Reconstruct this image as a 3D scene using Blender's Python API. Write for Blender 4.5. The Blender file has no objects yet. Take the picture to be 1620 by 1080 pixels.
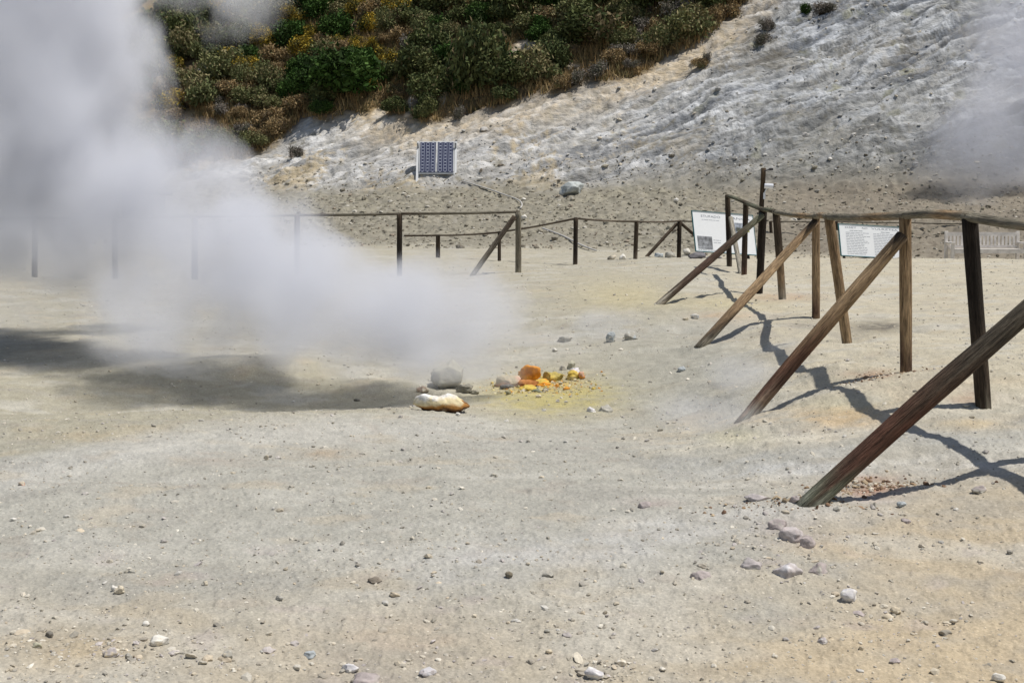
import bpy, bmesh, math, random
import numpy as np
from mathutils import Vector, Matrix

# ------------------------------------------------------------------ camera, sky, sun, exposure
C = bpy.context.scene.collection
scene = bpy.context.scene
F = 1955.0                       # focal length in photograph pixels (photo is 1620 x 1080)
CAMZ = 1.6
HORIZON = 325.0
PITCH = math.atan((540.0 - HORIZON) / F)
cam_data = bpy.data.cameras.new('camera')
cam_data.sensor_width = 36.0
cam_data.lens = 36.0 * F / 1620.0
cam_data.clip_start = 0.05
cam_data.clip_end = 2000.0
cam = bpy.data.objects.new('camera', cam_data)
C.objects.link(cam)
cam.location = (0, 0, CAMZ)
cam.rotation_euler = (math.pi / 2 - PITCH, 0, 0)
scene.camera = cam

SUN_EL = math.radians(67)
SUN_ROT = math.radians(97)      # clockwise from +Y (away from the camera) towards +X (right)
world = bpy.data.worlds.new('World')
scene.world = world
world.use_nodes = True
wn = world.node_tree.nodes
sky = wn.new('ShaderNodeTexSky')
sky.sky_type = 'NISHITA'
sky.sun_disc = False
sky.sun_elevation = SUN_EL
sky.sun_rotation = SUN_ROT
sky.air_density = 1.2
sky.dust_density = 1.5
wn['Background'].inputs['Strength'].default_value = 0.062
world.node_tree.links.new(sky.outputs[0], wn['Background'].inputs['Color'])

sun_data = bpy.data.lights.new('sun', 'SUN')
sun_data.energy = 3.6
sun_data.angle = math.radians(0.53)
sun_data.color = (1.0, 0.955, 0.88)
sun = bpy.data.objects.new('sun', sun_data)
C.objects.link(sun)
sdir = Vector((math.sin(SUN_ROT) * math.cos(SUN_EL), math.cos(SUN_ROT) * math.cos(SUN_EL), math.sin(SUN_EL)))
sun.rotation_euler = sdir.to_track_quat('Z', 'Y').to_euler()

scene.view_settings.view_transform = 'Standard'
scene.view_settings.look = 'None'
scene.view_settings.exposure = 0.14
scene.view_settings.gamma = 1.0
scene.cycles.max_bounces = 8
scene.cycles.diffuse_bounces = 3
scene.cycles.glossy_bounces = 2
scene.cycles.transmission_bounces = 2
scene.cycles.volume_bounces = 4
scene.cycles.transparent_max_bounces = 8
scene.cycles.volume_max_steps = 256
scene.cycles.volume_step_rate = 1.0

# ------------------------------------------------------------------ helpers: noise and projection
_rng = np.random.RandomState(7)
_tabs = []
for _k in range(12):
    _a = _rng.rand(256, 256) * 2 * np.pi
    _tabs.append((np.cos(_a).astype(np.float32), np.sin(_a).astype(np.float32)))

def pn(x, y, k=0):
    """2-D gradient noise, about -0.7 .. 0.7"""
    gx, gy = _tabs[k % 12]
    x = np.asarray(x, dtype=np.float64); y = np.asarray(y, dtype=np.float64)
    ix = np.floor(x).astype(np.int64); iy = np.floor(y).astype(np.int64)
    fx = (x - ix); fy = (y - iy)
    u = fx * fx * fx * (fx * (fx * 6 - 15) + 10); v = fy * fy * fy * (fy * (fy * 6 - 15) + 10)
    a0 = ix & 255; a1 = (ix + 1) & 255; b0 = iy & 255; b1 = (iy + 1) & 255
    n00 = gx[a0, b0] * fx + gy[a0, b0] * fy
    n10 = gx[a1, b0] * (fx - 1) + gy[a1, b0] * fy
    n01 = gx[a0, b1] * fx + gy[a0, b1] * (fy - 1)
    n11 = gx[a1, b1] * (fx - 1) + gy[a1, b1] * (fy - 1)
    return (n00 * (1 - u) + n10 * u) * (1 - v) + (n01 * (1 - u) + n11 * u) * v

def fbm(x, y, octs=4, k=0, gain=0.5, lac=2.03):
    s = 0.0; a = 1.0
    for i in range(octs):
        s = s + a * pn(x, y, k + i)
        x = x * lac + 17.3; y = y * lac + 5.1; a *= gain
    return s

def ridged(x, y, octs=4, k=0, gain=0.5):
    s = 0.0; a = 1.0
    for i in range(octs):
        s = s + a * (1 - 2.2 * np.abs(pn(x, y, k + i)))
        x = x * 2.1 + 9.2; y = y * 2.1 + 3.7; a *= gain
    return s

def sstep(a, b, x):
    t = np.clip((np.asarray(x, dtype=np.float64) - a) / (b - a), 0, 1)
    return t * t * (3 - 2 * t)

cp, sp = math.cos(PITCH), math.sin(PITCH)
def at(px, py, d):
    """point on the sight line of a photograph pixel, D metres ahead of the camera"""
    u = (px - 810.0) / F; v = (540.0 - py) / F
    dy = cp + v * sp; dz = -sp + v * cp
    k = d / dy
    return np.array([u * k, d, CAMZ + dz * k])

def proj(x, y, z):
    zz = z - CAMZ
    fwd = y * cp - zz * sp
    up = y * sp + zz * cp
    fwd = np.where(fwd < 0.05, 0.05, fwd)
    return 810.0 + F * x / fwd, 540.0 - F * up / fwd

# ------------------------------------------------------------------ terrain height
HS_X, HS_Y = 0.35, 0.937
S_TOE = 42.0
def softplus(x, w):
    return w * np.logaddexp(0, x / w)

def base_height(x, y):
    s = HS_X * x + HS_Y * y
    z = 0.33 + 0.172 * (softplus(s - 32.3, 0.6))
    z = z + 0.56 * softplus(s - S_TOE, 0.6)
    z = z - 0.715 * softplus(s - 88.0, 3.0)
    return z

CTRL = [  # photograph pixel and distance of points on the ground
    (0, 1080, 3.9), (400, 1080, 3.95), (810, 1080, 4.0), (1200, 1080, 4.02), (1620, 1080, 4.15),
    (1285, 793, 6.2), (810, 800, 6.3), (300, 800, 6.4), (0, 760, 7.0), (1556, 638, 8.0), (1640, 700, 7.0),
    (1185, 660, 8.3), (1432, 597, 9.2), (1000, 690, 8.3), (1340, 540, 11.5), (1290, 500, 14.2), (1238, 475, 16.5),
    (1203, 458, 18.2), (1178, 437, 21.3), (1154, 422, 24.0), (1116, 543, 12.6), (1045, 480, 16.5),
    (700, 655, 9.5), (840, 618, 10.8), (400, 640, 10.2), (300, 690, 8.6), (100, 700, 8.4), (100, 560, 13.0),
    (600, 530, 15.0), (900, 560, 13.0), (820, 432, 23.5), (632, 436, 23.2), (308, 440, 23.0), (55, 440, 23.0),
    (910, 416, 27.2), (1006, 411, 29.5), (1075, 404, 33.0), (1450, 411, 27.5), (1620, 416, 26.5), (1300, 409, 28.0),
    (1500, 480, 15.5), (1750, 520, 12.5), (1480, 540, 11.6),
]
_cp = [at(*c) for c in CTRL]
_extra = [(-9, 1.0, 0.05), (9, 1.0, 0.3), (0, 0.5, 0.05), (0, -8, 0.1), (-14, -8, 0.2), (14, -8, 0.3), (-16, 14, 0.2), (13, 16, 0.45), (-5, 38, None), (5, 38, None), (14, 36, None), (-16, 38, None), (-12, 30, None),
          (0, 34, None), (11.3, 30.3, 0.14), (8.0, 30.8, .2), (0, 60, None), (30, 60, None), (-30, 60, None), (-40, 10, None), (40, 10, None), (0, -40, None)]
for ex, ey, ez in _extra:
    _cp.append(np.array([ex, ey, base_height(np.array(ex), np.array(ey)) if ez is None else ez]))
_cp = np.array(_cp)
def _tps_k(r2):
    return 0.5 * r2 * np.log(r2 + 1e-9)
_n = len(_cp)
_A = np.zeros((_n + 3, _n + 3))
_dx = _cp[:, None, 0] - _cp[None, :, 0]; _dy = _cp[:, None, 1] - _cp[None, :, 1]
_A[:_n, :_n] = _tps_k(_dx ** 2 + _dy ** 2) + np.eye(_n) * 0.6
_A[:_n, _n] = 1; _A[:_n, _n + 1] = _cp[:, 0]; _A[:_n, _n + 2] = _cp[:, 1]
_A[_n:, :_n] = _A[:_n, _n:].T
_rhs = np.zeros(_n + 3); _rhs[:_n] = _cp[:, 2] - base_height(_cp[:, 0], _cp[:, 1])
_w = np.linalg.solve(_A, _rhs)
def tps(x, y):
    z = _w[_n] + _w[_n + 1] * x + _w[_n + 2] * y
    for i in range(_n):
        r2 = (x - _cp[i, 0]) ** 2 + (y - _cp[i, 1]) ** 2
        z = z + _w[i] * _tps_k(r2)
    return z

# dents and swellings: (x, y, radius x, radius y, height)
_hole = at(1388, 522, 12.6); _bank = at(1260, 560, 11.4); _bk2 = at(1330, 610, 9.6)
BUMPS = [(_hole[0], _hole[1], 0.40, 0.26, -0.34), (_hole[0] - 0.1, _hole[1] - 0.55, 0.5, 0.22, 0.07),
         (_bank[0], _bank[1], 0.35, 0.8, 0.07), (_bk2[0], _bk2[1], 0.35, 0.5, 0.06)]
for px, py, d, rx, ry, h in [(1290, 780, 6.2, .30, .22, .035), (1250, 905, 5.0, .4, .2, .02), (845, 612, 10.9, .55, .35, .05), (705, 600, 10.9, .5, .3, .05),
                             (250, 780, 6.6, 1.0, .3, .04), (60, 690, 8.7, 1.1, .35, .06), (330, 662, 9.4, 1.2, .3, .05), (985, 535, 14.6, .7, .5, .10), (1150, 520, 13.6, .5, .4, .08),
                             (1020, 620, 10.0, 1.3, 2.4, -.16), (1120, 650, 8.8, .5, .8, -.06), (330, 630, 11.0, 2.6, 1.2, -.17), (600, 625, 11.2, 1.0, .8, -.08), (80, 655, 10.4, 1.6, .9, -.12), (1262, 800, 6.2, .16, .12, .03), (1172, 664, 8.3, .2, .14, .04), (1100, 548, 12.6, .2, .15, .05), (420, 700, 8.5, 2.2, .55, .035), (120, 740, 7.6, 1.4, .5, .03), (1030, 795, 6.5, .3, .2, .02), (450, 560, 12.6, 1.2, .5, .08), (620, 590, 11.6, .8, .4, .07)]:
    p = at(px, py, d); BUMPS.append((p[0], p[1], rx, ry, h))

def height(x, y):
    x = np.asarray(x, dtype=np.float64); y = np.asarray(y, dtype=np.float64)
    r = np.hypot(x, y)
    s = HS_X * x + HS_Y * y; t = HS_Y * x - HS_X * y
    z = base_height(x, y)
    fade = 1 - sstep(30, 38, r)
    if np.any(fade > 0):
        m = fade > 0
        zz = np.zeros_like(z); zz[m] = np.clip(tps(x[m], y[m]), -1.2, 1.2)
        z = z + zz * fade
        for bx, by, rx, ry, h in BUMPS:
            q = ((x - bx) / rx) ** 2 + ((y - by) / ry) ** 2
            z = z + h * np.exp(-q * 1.3)
        # the floor: wind- and rain-worn, small terraces and crumbs
        bank = sstep(0.6, 1.8, x) * sstep(5.5, 7.5, y) * (1 - sstep(15, 22, y)) * (1 - sstep(3.2, 4.2, x))
        z = z + fade * (0.10 * fbm(x * 0.22, y * 0.25, 2, 1) + 0.035 * fbm(x * 0.9, y * 1.2, 3, 2)
                        + 0.014 * fbm(x * 4.1, y * 4.6, 3, 4) + 0.0065 * fbm(x * 15, y * 16, 3, 6))
        gritty = fade * (1 - sstep(9, 14, r))
        if np.any(gritty > 0): z = z + gritty * (0.0042 * fbm(x * 42, y * 44, 2, 3) + 0.006 * sstep(.12, .42, fbm(x * 23, y * 24, 2, 9)))
        z = z + bank * (0.07 * fbm(x * 1.1 + 3, y * 1.2, 2, 5) + 0.010 * ridged(x * 3.2, y * 3.2, 2, 8))
    # rubble apron, then the layered rock face
    ap = sstep(32.0, 35, s)
    hill = sstep(S_TOE - 1.2, S_TOE + 1.0, s + 0.9 * pn(t * 0.2, s * 0.2, 3))
    z = z + ap * (1 - hill) * (0.16 * fbm(x * 0.45, y * 0.5, 3, 2) + 0.085 * ridged(x * 1.4, y * 1.9, 3, 5) + 0.05 * fbm(x * 4.0, y * 4.2, 3, 6))
    if np.any(hill > 0):
        # strata run up to the right
        a = math.radians(29)
        wx = t + 0.5 * pn(t * 0.4, s * 0.5, 9); wy = s + 0.35 * pn(t * 0.5, s * 0.6, 10)
        p_ = wx * math.cos(a) + wy * math.sin(a); q_ = wy * math.cos(a) - wx * math.sin(a)
        crag = 0.55 * ridged(p_ * 0.13, q_ * 0.40, 2, 1) + 0.30 * ridged(p_ * 0.26, q_ * 1.35, 3, 3) + 0.17 * ridged(p_ * 0.7, q_ * 3.6, 2, 6)
        fine = 0.085 * fbm(p_ * 2.6, q_ * 5.0, 3, 8)
        right = sstep(-4, 8, t)
        z = z + hill * ((crag - 0.4) * (0.60 + 0.45 * right) + fine * 1.2 + 0.35 * fbm(t * 0.12, s * 0.15, 2, 5))
    return z

def H1(x, y):
    return float(height(np.array([x]), np.array([y]))[0])

_tt = np.concatenate([np.geomspace(2.5, 30, 1500), np.linspace(30.02, 78, 1800)])
def hit(px, py, dmin=2.6):
    """where the sight line of a photograph pixel meets the ground"""
    u = (px - 810.0) / F; v = (540.0 - py) / F
    dy = cp + v * sp; dz = -sp + v * cp
    y = _tt; x = u / dy * y; z = CAMZ + dz / dy * y
    below = (z < height(x, y)) & (y > dmin)
    i = int(np.argmax(below)) if below.any() else len(_tt) - 1
    return np.array([x[i], y[i], H1(x[i], y[i])])

# ------------------------------------------------------------------ helpers: materials
def nt(name):
    m = bpy.data.materials.new(name); m.use_nodes = True
    n = m.node_tree; b = n.nodes['Principled BSDF']
    return m, n, b

def tone_material(name, rough=0.9, spec=0.25, fine=60.0, contrast=0.35, bump=0.4, bump_dist=0.01, coord='position', scale=(1, 1, 1), medium=None, speck=None):
    """colour attribute 'tone' times procedural grain; bump from the same noises"""
    m, n, b = nt(name)
    N = n.nodes; L = n.links
    at_ = N.new('ShaderNodeAttribute'); at_.attribute_name = 'tone'
    if coord == 'position':
        g = N.new('ShaderNodeNewGeometry'); src = g.outputs['Position']
    elif coord == 'grain':
        g = N.new('ShaderNodeAttribute'); g.attribute_name = 'grain'; src = g.outputs['Vector']
    else:
        g = N.new('ShaderNodeTexCoord'); src = g.outputs['Object']
    mp = N.new('ShaderNodeMapping'); mp.inputs['Scale'].default_value = scale
    L.new(src, mp.inputs['Vector'])
    no = N.new('ShaderNodeTexNoise'); no.inputs['Scale'].default_value = fine; no.inputs['Detail'].default_value = 5; no.inputs['Roughness'].default_value = 0.65
    L.new(mp.outputs[0], no.inputs['Vector'])
    mr = N.new('ShaderNodeMapRange'); mr.inputs['From Min'].default_value = 0.28; mr.inputs['From Max'].default_value = 0.72
    mr.inputs['To Min'].default_value = 1 - contrast; mr.inputs['To Max'].default_value = 1 + contrast
    L.new(no.outputs['Fac'], mr.inputs['Value'])
    val = mr.outputs[0]
    if medium:
        no2 = N.new('ShaderNodeTexNoise'); no2.inputs['Scale'].default_value = medium[0]; no2.inputs['Detail'].default_value = 4
        L.new(mp.outputs[0], no2.inputs['Vector'])
        mr2 = N.new('ShaderNodeMapRange'); mr2.inputs['From Min'].default_value = 0.3; mr2.inputs['From Max'].default_value = 0.7
        mr2.inputs['To Min'].default_value = 1 - medium[1]; mr2.inputs['To Max'].default_value = 1 + medium[1]
        L.new(no2.outputs['Fac'], mr2.inputs['Value'])
        mu = N.new('ShaderNodeMath'); mu.operation = 'MULTIPLY'
        L.new(val, mu.inputs[0]); L.new(mr2.outputs[0], mu.inputs[1]); val = mu.outputs[0]
    vm = N.new('ShaderNodeVectorMath'); vm.operation = 'SCALE'
    L.new(at_.outputs['Color'], vm.inputs[0]); L.new(val, vm.inputs['Scale'])
    col = vm.outputs[0]
    if speck:   # grit: sparse pale and dark grains
        vo = N.new('ShaderNodeTexVoronoi'); vo.inputs['Scale'].default_value = speck
        L.new(mp.outputs[0], vo.inputs['Vector'])
        sx = N.new('ShaderNodeSeparateColor'); L.new(vo.outputs['Color'], sx.inputs[0])
        gt = N.new('ShaderNodeMath'); gt.operation = 'GREATER_THAN'; gt.inputs[1].default_value = 0.86; L.new(sx.outputs[0], gt.inputs[0])
        ds = N.new('ShaderNodeMapRange'); ds.inputs['From Min'].default_value = 0.25; ds.inputs['From Max'].default_value = 0.45; ds.inputs['To Min'].default_value = 1; ds.inputs['To Max'].default_value = 0
        L.new(vo.outputs['Distance'], ds.inputs['Value'])
        m1 = N.new('ShaderNodeMath'); m1.operation = 'MULTIPLY'; L.new(gt.outputs[0], m1.inputs[0]); L.new(ds.outputs[0], m1.inputs[1])
        amt = N.new('ShaderNodeMapRange'); amt.inputs['To Min'].default_value = 0.62; amt.inputs['To Max'].default_value = 1.45
        L.new(sx.outputs[1], amt.inputs['Value'])
        mi = N.new('ShaderNodeMix'); mi.data_type = 'FLOAT'; mi.inputs[2].default_value = 1.0
        L.new(m1.outputs[0], mi.inputs[0]); L.new(amt.outputs[0], mi.inputs[3])
        v2 = N.new('ShaderNodeVectorMath'); v2.operation = 'SCALE'; L.new(col, v2.inputs[0]); L.new(mi.outputs[0], v2.inputs['Scale']); col = v2.outputs[0]
    L.new(col, b.inputs['Base Color'])
    b.inputs['Roughness'].default_value = rough
    b.inputs['Specular IOR Level'].default_value = spec
    if bump:
        bu = N.new('ShaderNodeBump'); bu.inputs['Strength'].default_value = bump; bu.inputs['Distance'].default_value = bump_dist
        L.new(val, bu.inputs['Height']); L.new(bu.outputs[0], b.inputs['Normal'])
    return m

def plain(name, col, rough=0.5, metal=0.0, spec=0.5, vary=0.12, scale=14.0):
    m, n, b = nt(name)
    N = n.nodes; L = n.links
    tc = N.new('ShaderNodeTexCoord')
    no = N.new('ShaderNodeTexNoise'); no.inputs['Scale'].default_value = scale; no.inputs['Detail'].default_value = 5
    L.new(tc.outputs['Object'], no.inputs['Vector'])
    mr = N.new('ShaderNodeMapRange'); mr.inputs['From Min'].default_value = 0.3; mr.inputs['From Max'].default_value = 0.7
    mr.inputs['To Min'].default_value = 1 - vary; mr.inputs['To Max'].default_value = 1 + vary
    L.new(no.outputs['Fac'], mr.inputs['Value'])
    vm = N.new('ShaderNodeVectorMath'); vm.operation = 'SCALE'; vm.inputs[0].default_value = col[:3]
    L.new(mr.outputs[0], vm.inputs['Scale']); L.new(vm.outputs[0], b.inputs['Base Color'])
    b.inputs['Roughness'].default_value = rough; b.inputs['Metallic'].default_value = metal; b.inputs['Specular IOR Level'].default_value = spec
    return m

M_ground = tone_material('fumarole soil', 0.95, 0.12, 70.0, 0.23, 0.55, 0.012, medium=(9.0, 0.09), speck=70.0)
M_hill = tone_material('altered rock', 0.95, 0.15, 3.4, 0.26, 0.8, 0.14, coord='grain', medium=(.9, 0.2))
M_stone = tone_material('loose stone', 0.9, 0.2, 30.0, 0.25, 0.5, 0.01, coord='object')
M_pebble = tone_material('pebbles', 0.92, 0.2, 80.0, 0.18, 0.0, 0.01)
M_wood = tone_material('weathered round timber', 0.88, 0.15, 95.0, 0.75, 0.9, 0.010, coord='grain', medium=(24.0, 0.40))
M_leaf = tone_material('shrub leaves', 0.85, 0.08, 3.0, 0.2, 0.0)
M_grass = tone_material('dry grass blades', 0.8, 0.15, 3.0, 0.2, 0.0)

# ------------------------------------------------------------------ helpers: objects
def tag(o, label=None, cat=None, group=None, kind=None):
    if label: o['label'] = label
    if cat: o['category'] = cat
    if group: o['group'] = group
    if kind: o['kind'] = kind
    return o

def empty(name, loc, label, cat, group=None, rz=0.0):
    o = bpy.data.objects.new(name, None); C.objects.link(o)
    o.location = tuple(loc); o.rotation_euler = (0, 0, rz); o.empty_display_size = 0.2
    return tag(o, label, cat, group)

def np_mesh(name, co, faces, tone=None, smooth=True, extra=None):
    """co (n,3); faces (m,k) with constant k"""
    me = bpy.data.meshes.new(name)
    co = np.asarray(co, dtype=np.float32); faces = np.asarray(faces, dtype=np.int32)
    n, (f, k) = len(co), faces.shape
    me.vertices.add(n); me.vertices.foreach_set('co', co.ravel())
    me.loops.add(f * k); me.loops.foreach_set('vertex_index', faces.ravel())
    me.polygons.add(f); me.polygons.foreach_set('loop_start', np.arange(0, f * k, k, dtype=np.int32))
    me.polygons.foreach_set('use_smooth', np.full(f, smooth, dtype=bool))
    me.update(calc_edges=True)
    if tone is not None:
        set_tone(me, tone)
    if extra is not None:
        a = me.attributes.new('grain', 'FLOAT_VECTOR', 'POINT'); a.data.foreach_set('vector', np.asarray(extra, dtype=np.float32).ravel())
    return me

def set_tone(me, tone):
    n = len(me.vertices)
    a = me.attributes.new('tone', 'FLOAT_COLOR', 'POINT')
    t = np.asarray(tone, dtype=np.float32)
    if t.ndim == 1: t = np.tile(t, (n, 1))
    rgba = np.ones((n, 4), dtype=np.float32); rgba[:, :3] = np.clip(t, 0, 1)
    a.data.foreach_set('color', rgba.ravel())

def link(name, me, mat, parent=None, loc=None):
    for m in (mat if isinstance(mat, (list, tuple)) else [mat]):
        me.materials.append(m)
    o = bpy.data.objects.new(name, me); C.objects.link(o)
    if parent is not None: o.parent = parent
    if loc is not None: o.location = tuple(loc)
    return o

def bm_obj(name, bm, mat, parent=None, loc=None, smooth=False, bevel=0.0):
    if bevel:
        bmesh.ops.bevel(bm, geom=[e for e in bm.edges if len(e.link_faces) == 2 and e.calc_face_angle(0) > 0.6], offset=bevel, segments=1, affect='EDGES')
    bmesh.ops.recalc_face_normals(bm, faces=bm.faces[:])
    me = bpy.data.meshes.new(name); bm.to_mesh(me); bm.free()
    if smooth:
        for p in me.polygons: p.use_smooth = True
    return link(name, me, mat, parent, loc)

def box(bm, c, size, rot=None, mi=0):
    """axis box centred at c; rot is an optional 3x3/4x4 rotation about c"""
    m = Matrix.Translation(Vector(c))
    if rot is not None: m = m @ rot.to_4x4()
    m = m @ Matrix.Diagonal((size[0], size[1], size[2], 1))
    r = bmesh.ops.create_cube(bm, size=1.0, matrix=m)
    for v in r['verts']:
        for f in v.link_faces: f.material_index = mi

def cyl(bm, p0, p1, r, n=12, r2=None):
    p0 = Vector(p0); p1 = Vector(p1); d = p1 - p0
    m = Matrix.Translation((p0 + p1) / 2) @ d.to_track_quat('Z', 'Y').to_matrix().to_4x4()
    bmesh.ops.create_cone(bm, cap_ends=True, segments=n, radius1=r, radius2=r if r2 is None else r2, depth=d.length, matrix=m)

def tube_mesh(name, pts, r, n=10, tone=(0.3, 0.3, 0.3), wobble=0.0, seed=0, tones=None, flat=1.0):
    """round log or pipe along pts (world or local), capped; 'tones' = list of (t, rgb) along its length"""
    rr = np.random.RandomState(seed)
    pts = [np.asarray(p, dtype=float) for p in pts]
    P = np.array(pts); seg = np.r_[0, np.cumsum(np.linalg.norm(np.diff(P, axis=0), axis=1))]
    Lt = seg[-1]
    rad = np.full(len(P), r) if np.isscalar(r) else np.interp(seg / Lt, np.linspace(0, 1, len(r)), r)
    co = []; gr = []; tn = []
    ox = rr.rand(3) * 40
    ref = np.array([0.31, 0.87, 0.21]); ref /= np.linalg.norm(ref)
    ph = rr.rand(4) * 6.28
    def tone_at(u):
        if not tones: return np.array(tone)
        ks = [a for a, _ in tones]; cs = np.array([c for _, c in tones])
        return np.array([np.interp(u, ks, cs[:, i]) for i in range(3)])
    rings = []
    m = len(P)
    caps = [(0, 0.0, -0.25), (0, 0.75, -0.18)] + [(i, 1.0, 0) for i in range(m)] + [(m - 1, 0.75, 0.18), (m - 1, 0.0, 0.25)]
    for (i, k, off) in caps:
        tdir = P[min(i + 1, m - 1)] - P[max(i - 1, 0)]; tdir /= np.linalg.norm(tdir)
        a = np.cross(tdir, ref); a /= np.linalg.norm(a); b = np.cross(tdir, a)
        u = seg[i] / Lt
        for j in range(n):
            th = 2 * math.pi * j / n
            w = 1 + wobble * (math.sin(2 * th + ph[0] + 3 * u) + 0.7 * math.sin(3 * th + ph[1] - 5 * u * Lt) + 0.8 * math.sin(7 * u * Lt + ph[2]))
            rad_ = rad[i] * k * w
            o_ = (a * math.cos(th) + b * math.sin(th)) * rad_; o_[2] *= flat
            q = P[i] + o_ + tdir * off * rad[i] * 0.5
            co.append(q)
            gr.append((ox[0] + math.cos(th) * rad[i] * 1.1, ox[1] + math.sin(th) * rad[i] * 1.1, ox[2] + seg[i] * 0.09))
            tn.append(tone_at(u + 0.05 * math.sin(2 * th + ph[3]) + 0.04 * math.sin(5 * th + ph[1])) * (1 + 0.10 * math.sin(3 * th + ph[2])))
    nr = len(caps); f = []
    for i in range(nr - 1):
        for j in range(n):
            f.append((i * n + j, i * n + (j + 1) % n, (i + 1) * n + (j + 1) % n, (i + 1) * n + j))
    return np_mesh(name, co, f, tn, True, gr)

def line_pts(p0, p1, n=12, sag=0.0, bend=0.0, seed=0):
    rr = random.Random(seed)
    p0 = np.asarray(p0, float); p1 = np.asarray(p1, float)
    d = p1 - p0; side = np.cross(d, (0, 0, 1.0)); 
    if np.linalg.norm(side) < 1e-6: side = np.array([1.0, 0, 0])
    side /= np.linalg.norm(side)
    a = rr.uniform(-1, 1); c = rr.uniform(-1, 1)
    out = []
    for i in range(n + 1):
        u = i / n
        out.append(p0 + d * u + np.array([0, 0, -sag]) * 4 * u * (1 - u) + side * bend * (a * math.sin(math.pi * u) + 0.5 * c * math.sin(2 * math.pi * u)))
    return out

# ------------------------------------------------------------------ ground and hillside
az_f = np.radians(np.linspace(-29.5, 29.5, 960))
az_r = np.radians(np.linspace(29.5, 330.5, 90)[1:-1])
az = np.concatenate([az_f, az_r])
rad = np.concatenate([[0.05, 0.6, 1.2, 1.8, 2.3], np.geomspace(2.7, 12, 600), np.geomspace(12, 30, 250)[1:], np.linspace(30, 41, 120)[1:], np.linspace(41, 66, 400)[1:], np.linspace(66, 120, 60)[1:], np.geomspace(120, 600, 16)[1:]])
NR, NA = len(rad), len(az)
RR, AA = np.meshgrid(rad, az, indexing='ij')
X = (RR * np.sin(AA)).ravel(); Y = (RR * np.cos(AA)).ravel()
Z = height(X, Y)
PX, PY = proj(X, Y, Z)
PXf = np.where(Y > 0.5, PX, 2000.0 * np.sign(X)); PYf = np.where(Y > 0.5, PY, 1500.0)
PXf = np.clip(PXf, -1500, 3200); PYf = np.clip(PYf, -1500, 2000)

# lower edge of the scrub, in photograph pixels
VEG_X = [-1500, 0, 250, 380, 430, 480, 560, 640, 700, 780, 870, 950, 1000, 1065, 1100, 1145, 1178, 1500, 3200]
VEG_Y = [260, 262, 258, 250, 232, 190, 182, 190, 190, 168, 150, 134, 116, 90, 68, 41, 8, -260, -900]
def veg_amount(px, py, x, y):
    lim = np.interp(px, VEG_X, VEG_Y)
    return sstep(-14, 10, lim - py + 16 * fbm(x * 0.5, y * 0.5, 3, 4))
BARE = [(835, 72, 24, 10), (650, 165, 9, 22), (702, 150, 7, 22), (890, 66, 18, 7), (322, 108, 10, 16), (252, 108, 10, 14), (810, 92, 9, 22), (600, 182, 16, 10), (735, 66, 10, 8), (905, 105, 14, 5), (690, 128, 7, 8), (560, 40, 4, 4)]

def mixc(a, b, f):
    return a + (np.asarray(b) - a) * np.asarray(f)[:, None]

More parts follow.
